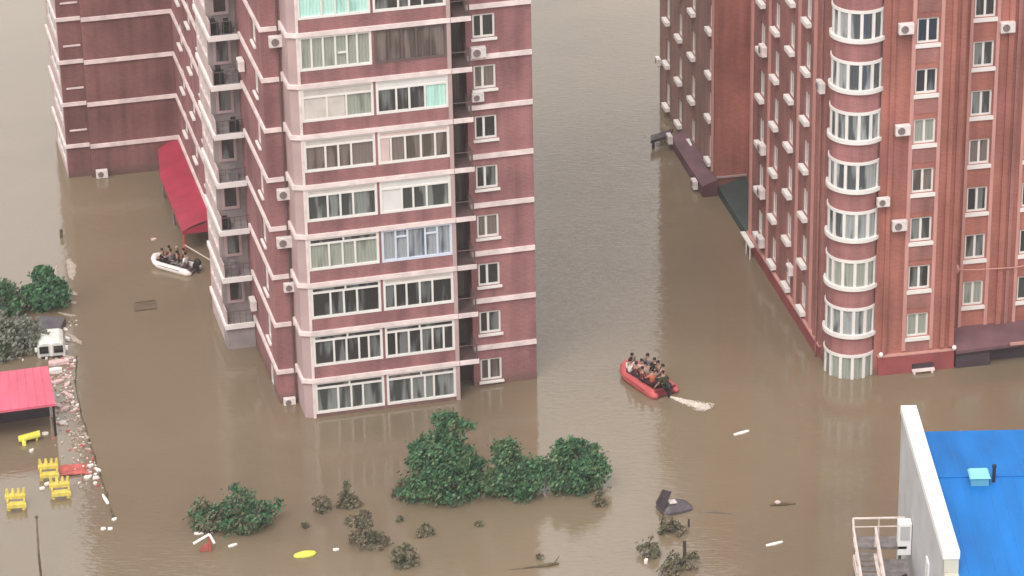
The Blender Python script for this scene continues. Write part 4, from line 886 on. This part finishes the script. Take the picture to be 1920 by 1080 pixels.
b = MB(); top = [(-5.2, .15, 2.45), (1.62, 2.15, 2.3), (2.5, -1.95, 2.0), (-5.2, -3.9, 2.0)]
b.face(top); b.face([(x, y, z-.14) for x, y, z in reversed(top)])
for i in range(4): a, c_ = top[i], top[(i+1) % 4]; b.face([a, (a[0], a[1], a[2]-.14), (c_[0], c_[1], c_[2]-.14), c_])
b.build('roof', 'pink', PR_)
b = MB()
for i in range(1, 16):
    f_ = i/16; a = Vector(top[0]).lerp(Vector(top[1]), f_); c_ = Vector(top[3]).lerp(Vector(top[2]), f_); b.tube([a+Vector((0, 0, .012)), c_+Vector((0, 0, .012))], .022, 5)
b.build('roof_seams', 'pink', PR_)
b = MB(); b.prism([(-5, .0), (1.45, 1.9), (1.75, .5), (-5, -1.6)], -1, 1.84); b.build('wall', 'darkshade', PR_)  # dark block painted as the shadow under the kiosk roof
for x, y in ((2.35, -1.9), (1.9, .4)): b = MB(); b.tube([(x, y, -1), (x, y, 1.9)], .07, 8); b.build('post', 'black' if y < 0 else 'pinkp', PR_)
VN = empty('white_van', 'white van sunk to its windows above the pink roof, two dark windows facing us', 'van', (-26.75, 174.6, 0), rad(8))
b = MB(); sec = [(-.85, .0), (-.83, .55), (-.72, .95), (-.5, 1.05), (.5, 1.05), (.72, .95), (.83, .55), (.85, .0)]
n = len(sec); ys = [(-1.05, .9, .86), (-.75, 1.0, 1.0), (.7, 1.0, 1.0), (1.0, .92, .8)]
vs_ = [(x*sx_, y, z*sz_-.05) for (y, sx_, sz_) in ys for x, z in sec]; fs = []
for j in range(3):
    for i in range(n-1): fs.append((j*n+i, j*n+i+1, (j+1)*n+i+1, (j+1)*n+i))
fs += [tuple(range(n)), tuple(reversed(range(3*n, 4*n)))]
b.add(vs_, fs); b.build('body', 'vanw', VN, bevel=.03)
for x in (-.43, .40): b = MB(); b.prism([(x-.26, -1.11), (x+.26, -1.11), (x+.26, -1.0), (x-.26, -1.0)], .30, .72); b.build('windscreen', 'vang', VN)
b = MB(); b.box(-.62, .62, -1.18, -.9, -.02, .10); b.build('bumper', 'black', VN)
b = MB(); b.box(-.08, .08, -1.115, -.98, .1, .86); b.build('centre_post', 'white', VN)
for s_ in (1, -1): b = MB(); b.box(s_*.88-.07, s_*.88+.07, -.95, -.85, .35, .6); b.build('mirror', 'whitep', VN)
b = MB(); b.prism([(-.95, 1.0), (1.0, .85), (1.1, 2.6), (-.9, 2.8)], .15, .30); b.build
GR = MB(); GR.add([(-28.1, 176.2, .35), (-26.6, 175.95, .3), (-26.3, 178.0, .45), (-27.9, 178.2, .5), (-28.1, 176.2, -.3), (-26.6, 175.95, -.3), (-26.3, 178.0, -.3), (-27.9, 178.2, -.3)], [(0, 1, 2, 3), (0, 4, 5, 1), (1, 5, 6, 2), (2, 6, 7, 3), (3, 7, 4, 0)])
tag(GR.build('sunken_shed', 'carG'), 'flat greyish shed roof just above water behind the white van', 'shed')
b = MB(); rf = random.Random(9)
for _ in range(330):
    t = rf.random()**1.3; y = 173.5-t*16; xf = -25.0+max(0, (170.2-y))*.245; x = xf-abs(rf.gauss(0, .75))-.1; sz_ = rf.uniform(.03, .13); a0_ = rf.uniform(0, 6.28); el = rf.uniform(.4, 1)
    pts_ = [(x+math.cos(a0_)*math.cos(k*1.2566)*sz_-math.sin(a0_)*math.sin(k*1.2566)*sz_*el, y+math.sin(a0_)*math.cos(k*1.2566)*sz_+math.cos(a0_)*math.sin(k*1.2566)*sz_*el) for k in range(5)]
    b.prism(pts_, -.02, rf.uniform(.02, .09), rf.choice([0, 1, 1, 2, 2, 3]))
for _ in range(70):
    x = rf.uniform(-29.2, -25.6); y = rf.uniform(173.2, 178.6); sz_ = rf.uniform(.05, .16); a0_ = rf.uniform(0, 6.28)
    b.prism([(x+math.cos(a0_+k*1.2566)*sz_*rf.uniform(.6, 1.4), y+math.sin(a0_+k*1.2566)*sz_*rf.uniform(.5, 1.2)) for k in range(5)], -.02, rf.uniform(.02, .12), rf.choice([0, 1, 2, 2]))
tag(b.build('drifting_litter', ['whitep', 'pinkp', 'foam_thin', 'redp']), kind='stuff')
# yellow play frames
def play(label, loc, rz, tilt=0, kind=0):
    o = empty('play_frame', label, 'play frame', loc, rz, 'yellow play frames in the water'); o.rotation_euler = (tilt, 0, rz)
    b = MB()
    if kind == 0:
        b.prism([(-.56, .05), (.52, .05), (.52, .42), (-.56, .42)], .44, .62); b.build('upper_shelf', 'yellow', o)
        b = MB(); b.prism([(-.46, -.45), (.56, -.45), (.50, -.05), (-.44, -.05)], .16, .36); b.build('seat', 'yellow', o)
        for x in (-.42, -.12, .16, .42): b = MB(); b.tube([(x, .28, .55), (x*1.08, .36, .92)], [.11, .07], 7); b.build('prong', 'yellow', o)
        for x in (-.36, .40): b = MB(); b.tube([(x, -.34, -.8), (x, -.30, .25)], .11, 7); b.build('leg', 'yellow', o)
        for x in (-.40, .42): b = MB(); b.tube([(x, .25, -.8), (x, .25, .52)], .055, 7); b.build('leg', 'yellow', o)
        for x in (-.42, .45): b = MB(); b.prism([(x-.05, -.3), (x+.05, -.3), (x+.05, .3), (x-.05, .3)], .36, .49); b.build('arm', 'yellow', o)
    else:
        b.add([(-.6, -.2, .3), (.6, -.1, .42), (.62, .25, .52), (-.6, .12, .40), (-.6, -.2, .18), (.6, -.1, .3), (.62, .25, .4), (-.6, .12, .28)], [(0, 1, 2, 3), (7, 6, 5, 4), (0, 4, 5, 1), (1, 5, 6, 2), (2, 6, 7, 3), (3, 7, 4, 0)]); b.build('seat', 'ybright', o)
        b = MB(); b.tube([(-.32, -.12, .3), (-.34, -.4, -.3)], [.13, .11], 8); b.build('leg', 'ybright', o)
        b = MB(); b.tube([(.4, .05, .35), (.42, .2, -.6)], .08, 8); b.build('leg', 'ybright', o)
play('tilted yellow green play frame in the shade right under the pink roof', (-26.6, 163.0, 0), .25, 0, 1)
play('yellow play frame with a pronged top left of the red slide', (-25.05, 158.9, 0), .1)
play('yellow play frame with a pronged top right below the red slide', (-24.2, 156.8, 0), .15)
play('pale yellow play frame farthest to the left, near the thin pole', (-26.4, 155.6, 0), .1)
sl = empty('red_slide', 'red plastic slide mostly under the water beside the yellow play frames', 'slide', (-23.8, 159.5, 0), .2)
b = MB(); secs = [(-.75, .06), (-.35, .10), (.05, .05), (.45, .07), (.8, -.02)]
for (x0, z0), (x1, z1) in zip(secs, secs[1:]):
    prof = lambda x, z: [(x, -.5, z+.05), (x, -.36, z), (x, 0, z-.03), (x, .36, z), (x, .5, z+.05)]
    p0, p1 = prof(x0, z0), prof(x1, z1)
    for i in range(4): b.face([p0[i], p1[i], p1[i+1], p0[i+1]])
b.build('chute', 'redp', sl)
for s_ in (-.5, .5): b = MB(); b.tube([(x, s_, z+.03) for x, z in secs], .06, 7); b.build('side_lip', 'redp', sl)
# thin pole bottom left
pl = empty('street_pole', 'thin dark leaning pole at the lower left', 'pole', (-24.15, 147.9, 0))
b = MB(); b.tube([(0, 0, -1), (-.05, .1, 1.4), (-.35, 2.3, 2.3)], [.07, .06, .045], 8); b.build('shaft', 'wood', pl); b = MB(); b.ball((-.36, 2.32, 2.32), (.09, .12, .07)); b.build('tip', 'wood', pl)

def board(name, label, cat, loc, l, w_, rz, m_, group=None, h=.07, tilt=.05, taper=.75):
    b = MB(); r = random.Random(hash((round(loc[0]*100), round(loc[1]*100))) & 0xffff)
    o_ = [(-l/2, -w_/2*taper), (-l*.1, -w_/2), (l/2, -w_/2*.5*r.uniform(.6, 1)), (l/2*.94, w_/2*.6), (0, w_/2), (-l/2*.95, w_/2*.8)]
    b.prism(o_, -.02, h); o = b.build(name, m_, None, (*loc, .0), rz, bevel=.015); o.rotation_euler = (tilt*.3, -tilt, rz)
    return tag(o, label, cat, group)
GP = 'pale scraps drifting on the flood'
board('floating_board', 'long white board drifting in the open water right of the rescue boat wake', 'board', (12.38, 162.4), .95, .22, .45, 'whitep', GP)
board('floating_board', 'long white board drifting at the lower right, left of the outside staircase', 'board', (13.2, 150.0), .95, .20, .35, 'whitep', GP)
board('floating_board', 'short white board beside the olive bush, left of the gable shaped frame', 'board', (-16.5, 152.3), .5, .22, 0, 'whitep', GP)
board('floating_board', 'short white board right of the gable shaped frame with red supports', 'board', (-14.65, 150.95), .5, .2, .5, 'whitep', GP)
board('floating_scrap', 'small white scrap beside the largest cone shaped shrub', 'scrap', (-9.3, 150.3), .32, .2, .1, 'whitep', GP)
board('floating_scrap', 'upright long white scrap leaning on the lower end of the sunken fence', 'scrap', (-21.75, 156.2), 1.1, .18, 1.95, 'whitep', GP)
board('floating_scrap', 'left one of two white dots at the lower end of the sunken fence', 'scrap', (-21.53, 152.99), .26, .24, 0, 'whitep', GP)
board('floating_scrap', 'right one of two white dots at the lower end of the sunken fence', 'scrap', (-21.17, 152.98), .26, .24, 0, 'whitep', GP)
board('floating_scrap', 'white scrap right at the lower tip of the sunken fence', 'scrap', (-21.05, 154.0), .3, .22, .8, 'whitep', GP)
board('floating_scrap', 'pale scrap drifting behind the white boat', 'scrap', (-22.2, 190.0), .35, .3, .3, 'pinkp', GP)
board('floating_scrap', 'white scrap lying in the muddy shrub below the wrecked car', 'scrap', (6.55, 148.35), .25, .2, 1.2, 'whitep', GP, h=.2)
board('floating_scrap', 'white slab in front of the white van, beside the pink roof', 'scrap', (-26.15, 171.6), .75, .4, .15, 'whitep', GP, h=.25)
board('floating_scrap', 'broad pinkish slab right below the white van', 'scrap', (-26.1, 172.7), 1.2, .5, .15, 'pinkp', GP, h=.2)
for i, (x, y, l, w_, rz, lab) in enumerate(((-25.9, 170.3, .7, .3, .5, 'curved pinkish scrap nearest the upper right corner of the pink roof'), (-25.3, 169.9, .6, .25, 1.2, 'pinkish scrap beside the fence, level with the top of the pink roof'), (-25.15, 168.6, .9, .25, 2.2, 'long pinkish scrap slanting between the pink roof and the fence'), (-25.55, 167.3, .7, .3, 2.4, 'pinkish scrap at the middle of the right side of the pink roof'), (-25.1, 166.9, .6, .25, .7, 'pinkish scrap crossing another near the fence, right of the pink roof'), (-25.05, 165.2, .45, .3, .3, 'pale scrap lowest of the heap right of the pink roof'),
        (-22.95, 160.0, .35, .2, .5, 'white scrap nearest the red slide, upper left of the ring of scraps by the fence'), (-22.5, 159.5, .5, .2, -.8, 'slanting white scrap at the upper right of the ring of scraps by the fence'), (-22.95, 158.7, .45, .2, .5, 'white scrap at the lower left of the ring of scraps by the fence'), (-22.5, 158.6, .3, .22, .2, 'white scrap at the lower right of the ring of scraps by the fence'), (-25.05, 158.0, .3, .22, .8, 'white scrap at the left side of the lower yellow play frame'), (-25.25, 157.5, .28, .22, .2, 'white scrap between the two pronged yellow play frames and the pole'), (-25.85, 163.9, .35, .2, .1, 'white scrap right of the tilted yellow green play frame'), (-26.35, 161.9, .28, .2, .9, 'small white scrap above the pronged yellow play frames'), (-26.9, 176.7, .45, .25, .2, 'white scrap on the water behind the white van'), (-26.0, 175.9, .5, .3, -.9, 'white scrap at the right rear of the white van'))):
    board('floating_scrap', lab, 'scrap', (x, y), l, w_, rz, 'pinkp' if 'pinkish' in lab else 'whitep', GP, h=.12)
b = MB(); b.ball((0, 0, .05), (.62, .30, .16), 0, 20, 8); o = b.build('yellow_float', 'ybright', None, (-10.87, 149.8, 0), .3, smooth=True); tag(o, 'flat yellow oval float at the bottom, left of the largest cone shaped shrub', 'float')
b = MB(); b.tube([(0, 0, .03), (.6, .12, .08), (1.15, .28, .05)], [.07, .10, .05], 7); b.tube([(.9, .2, .06), (1.2, .5, .35)], [.05, .02], 6); b.tube([(0, 0, .03), (-1.6, -.25, -.02)], [.06, .03], 6)
tag(b.build('floating_log', 'wood', None, (.95, 148.1, 0)), 'dark floating log with a thin tail at the bottom edge, centre', 'log')
b = MB(); b.tube([(-.6, 0, .03), (.1, .05, .08), (.75, .12, .03)], [.05, .10, .03], 7); tag(b.build('floating_log', 'wood', None, (13.9, 154.1, 0)), 'thin dark branch drifting at the right, with a pale lump on it', 'log')
b = MB(); b.ball((0, 0, .1), (.17, .12, .1)); tag(b.build('pale_lump', 'pinkp', None, (13.7, 154.15, .08)), 'pale lump resting on the thin drifting branch at the right', 'lump')
b = MB(); b.tube([(-1.1, .25, .0), (0, .05, .03), (1.2, -.2, .0)], [.03, .06, .03], 6); tag(b.build('floating_log', 'mud', None, (10.5, 153.4, 0)), 'faint brown pole lying in the water right of the wrecked car', 'log')
# gable shaped frame with red supports
gf = empty('gable_frame', 'small white gable shaped beam on red supports at the lower left', 'frame', (-15.85, 150.4, 0), .0)
b = MB(); b.tube([(-.75, -.15, .55), (.08, .1, .95)], .07, 6); b.tube([(.08, .1, .95), (.35, -.25, .6)], .07, 6); b.build('beam', 'whitep', gf)
b = MB(); b.tube([(.08, .05, -.8), (.08, .05, .88)], .075, 7); b.build('post', 'redp', gf)
b = MB(); b.add([(-.5, -.05, .03), (.05, .05, .03), (.05, .1, .5), (-.3, .02, .35), (-.5, 0, .03), (.05, .1, .03), (.05, .14, .5), (-.3, .06, .35)], [(0, 1, 2, 3), (7, 6, 5, 4), (0, 4, 5, 1), (1, 5, 6, 2), (2, 6, 7, 3), (3, 7, 4, 0)]); b.build('panel', 'redp', gf)
# wrecked dark car
CR = empty('wrecked_car', 'dark car sunk to its roof with its tailgate raised, lower right', 'car', (8.2, 153.9, 0), rad(20))
b = MB(); sec = [(-.62, -.3), (-.58, .15), (-.4, .42), (0, .52), (.4, .42), (.58, .15), (.62, -.3)]; n = len(sec); xs = [(-.75, .85, .75), (-.4, 1, 1), (.25, 1, 1), (.7, .9, .72), (.95, .75, .25)]
vs_ = [(x, y*sy, z*sz_) for x, sy, sz_ in xs for y, z in sec]; fs = [(j*n+i, (j+1)*n+i, (j+1)*n+i+1, j*n+i+1) for j in range(4) for i in range(n-1)]+[tuple(reversed(range(n))), tuple(range(4*n, 5*n))]
b.add(vs_, fs); b.build('body', 'carG', CR, smooth=False, bevel=.04)
b = MB(); b.add([(-.72, -.5, .32), (-.72, .5, .32), (-.35, .45, 1.05), (-.15, -.2, 1.2), (-.78, -.5, .30), (-.78, .5, .30), (-.42, .45, 1.05), (-.22, -.2, 1.2)], [(0, 1, 2, 3), (7, 6, 5, 4), (0, 4, 5, 1), (1, 5, 6, 2), (2, 6, 7, 3), (3, 7, 4, 0)]); b.build('tailgate', 'carD', CR)
b = MB(); b.prism([(-.3, -.25), (.1, -.3), (.12, .1), (-.28, .15)], .50, .56); b.build('roof_patch', 'acw', CR)
b = MB(); b.box(.2, .8, -.52, .52, .05, .14); b.build('rear_trim', 'carD', CR)
sc_ = empty('sunken_car', 'muddy car roof barely breaking the water left of the white boat', 'car', (-21.85, 180.3, 0), rad(14))
b = MB(); b.prism([(-.75, -.55), (.6, -.6), (.75, .5), (-.6, .6)], -.4, .015); b.build('roof', 'mud', sc_)
b = MB(); b.box(-.7, .62, -.62, -.56, -.3, .06); b.box(-.55, .72, .55, .60, -.3, .05); b.build('roof_rail', 'wood', sc_)

hb_ = MB(); hb_.box(-760, 760, -300, 1160, -2.5, 96)
hm = bpy.data.materials.new('haze_air'); hm.use_nodes = True; hn = hm.node_tree; hn.nodes.remove(hn.nodes['Principled BSDF'])
pv = hn.nodes.new('ShaderNodeVolumePrincipled'); pv.inputs['Density'].default_value = .00028; pv.inputs['Color'].default_value = (.92, .90, .90, 1); pv.inputs['Anisotropy'].default_value = .2
hn.links.new(pv.outputs[0], hn.nodes['Material Output'].inputs['Volume'])
tag(hb_.build('haze', hm), kind='stuff')
S.cycles.volume_bounces = 0
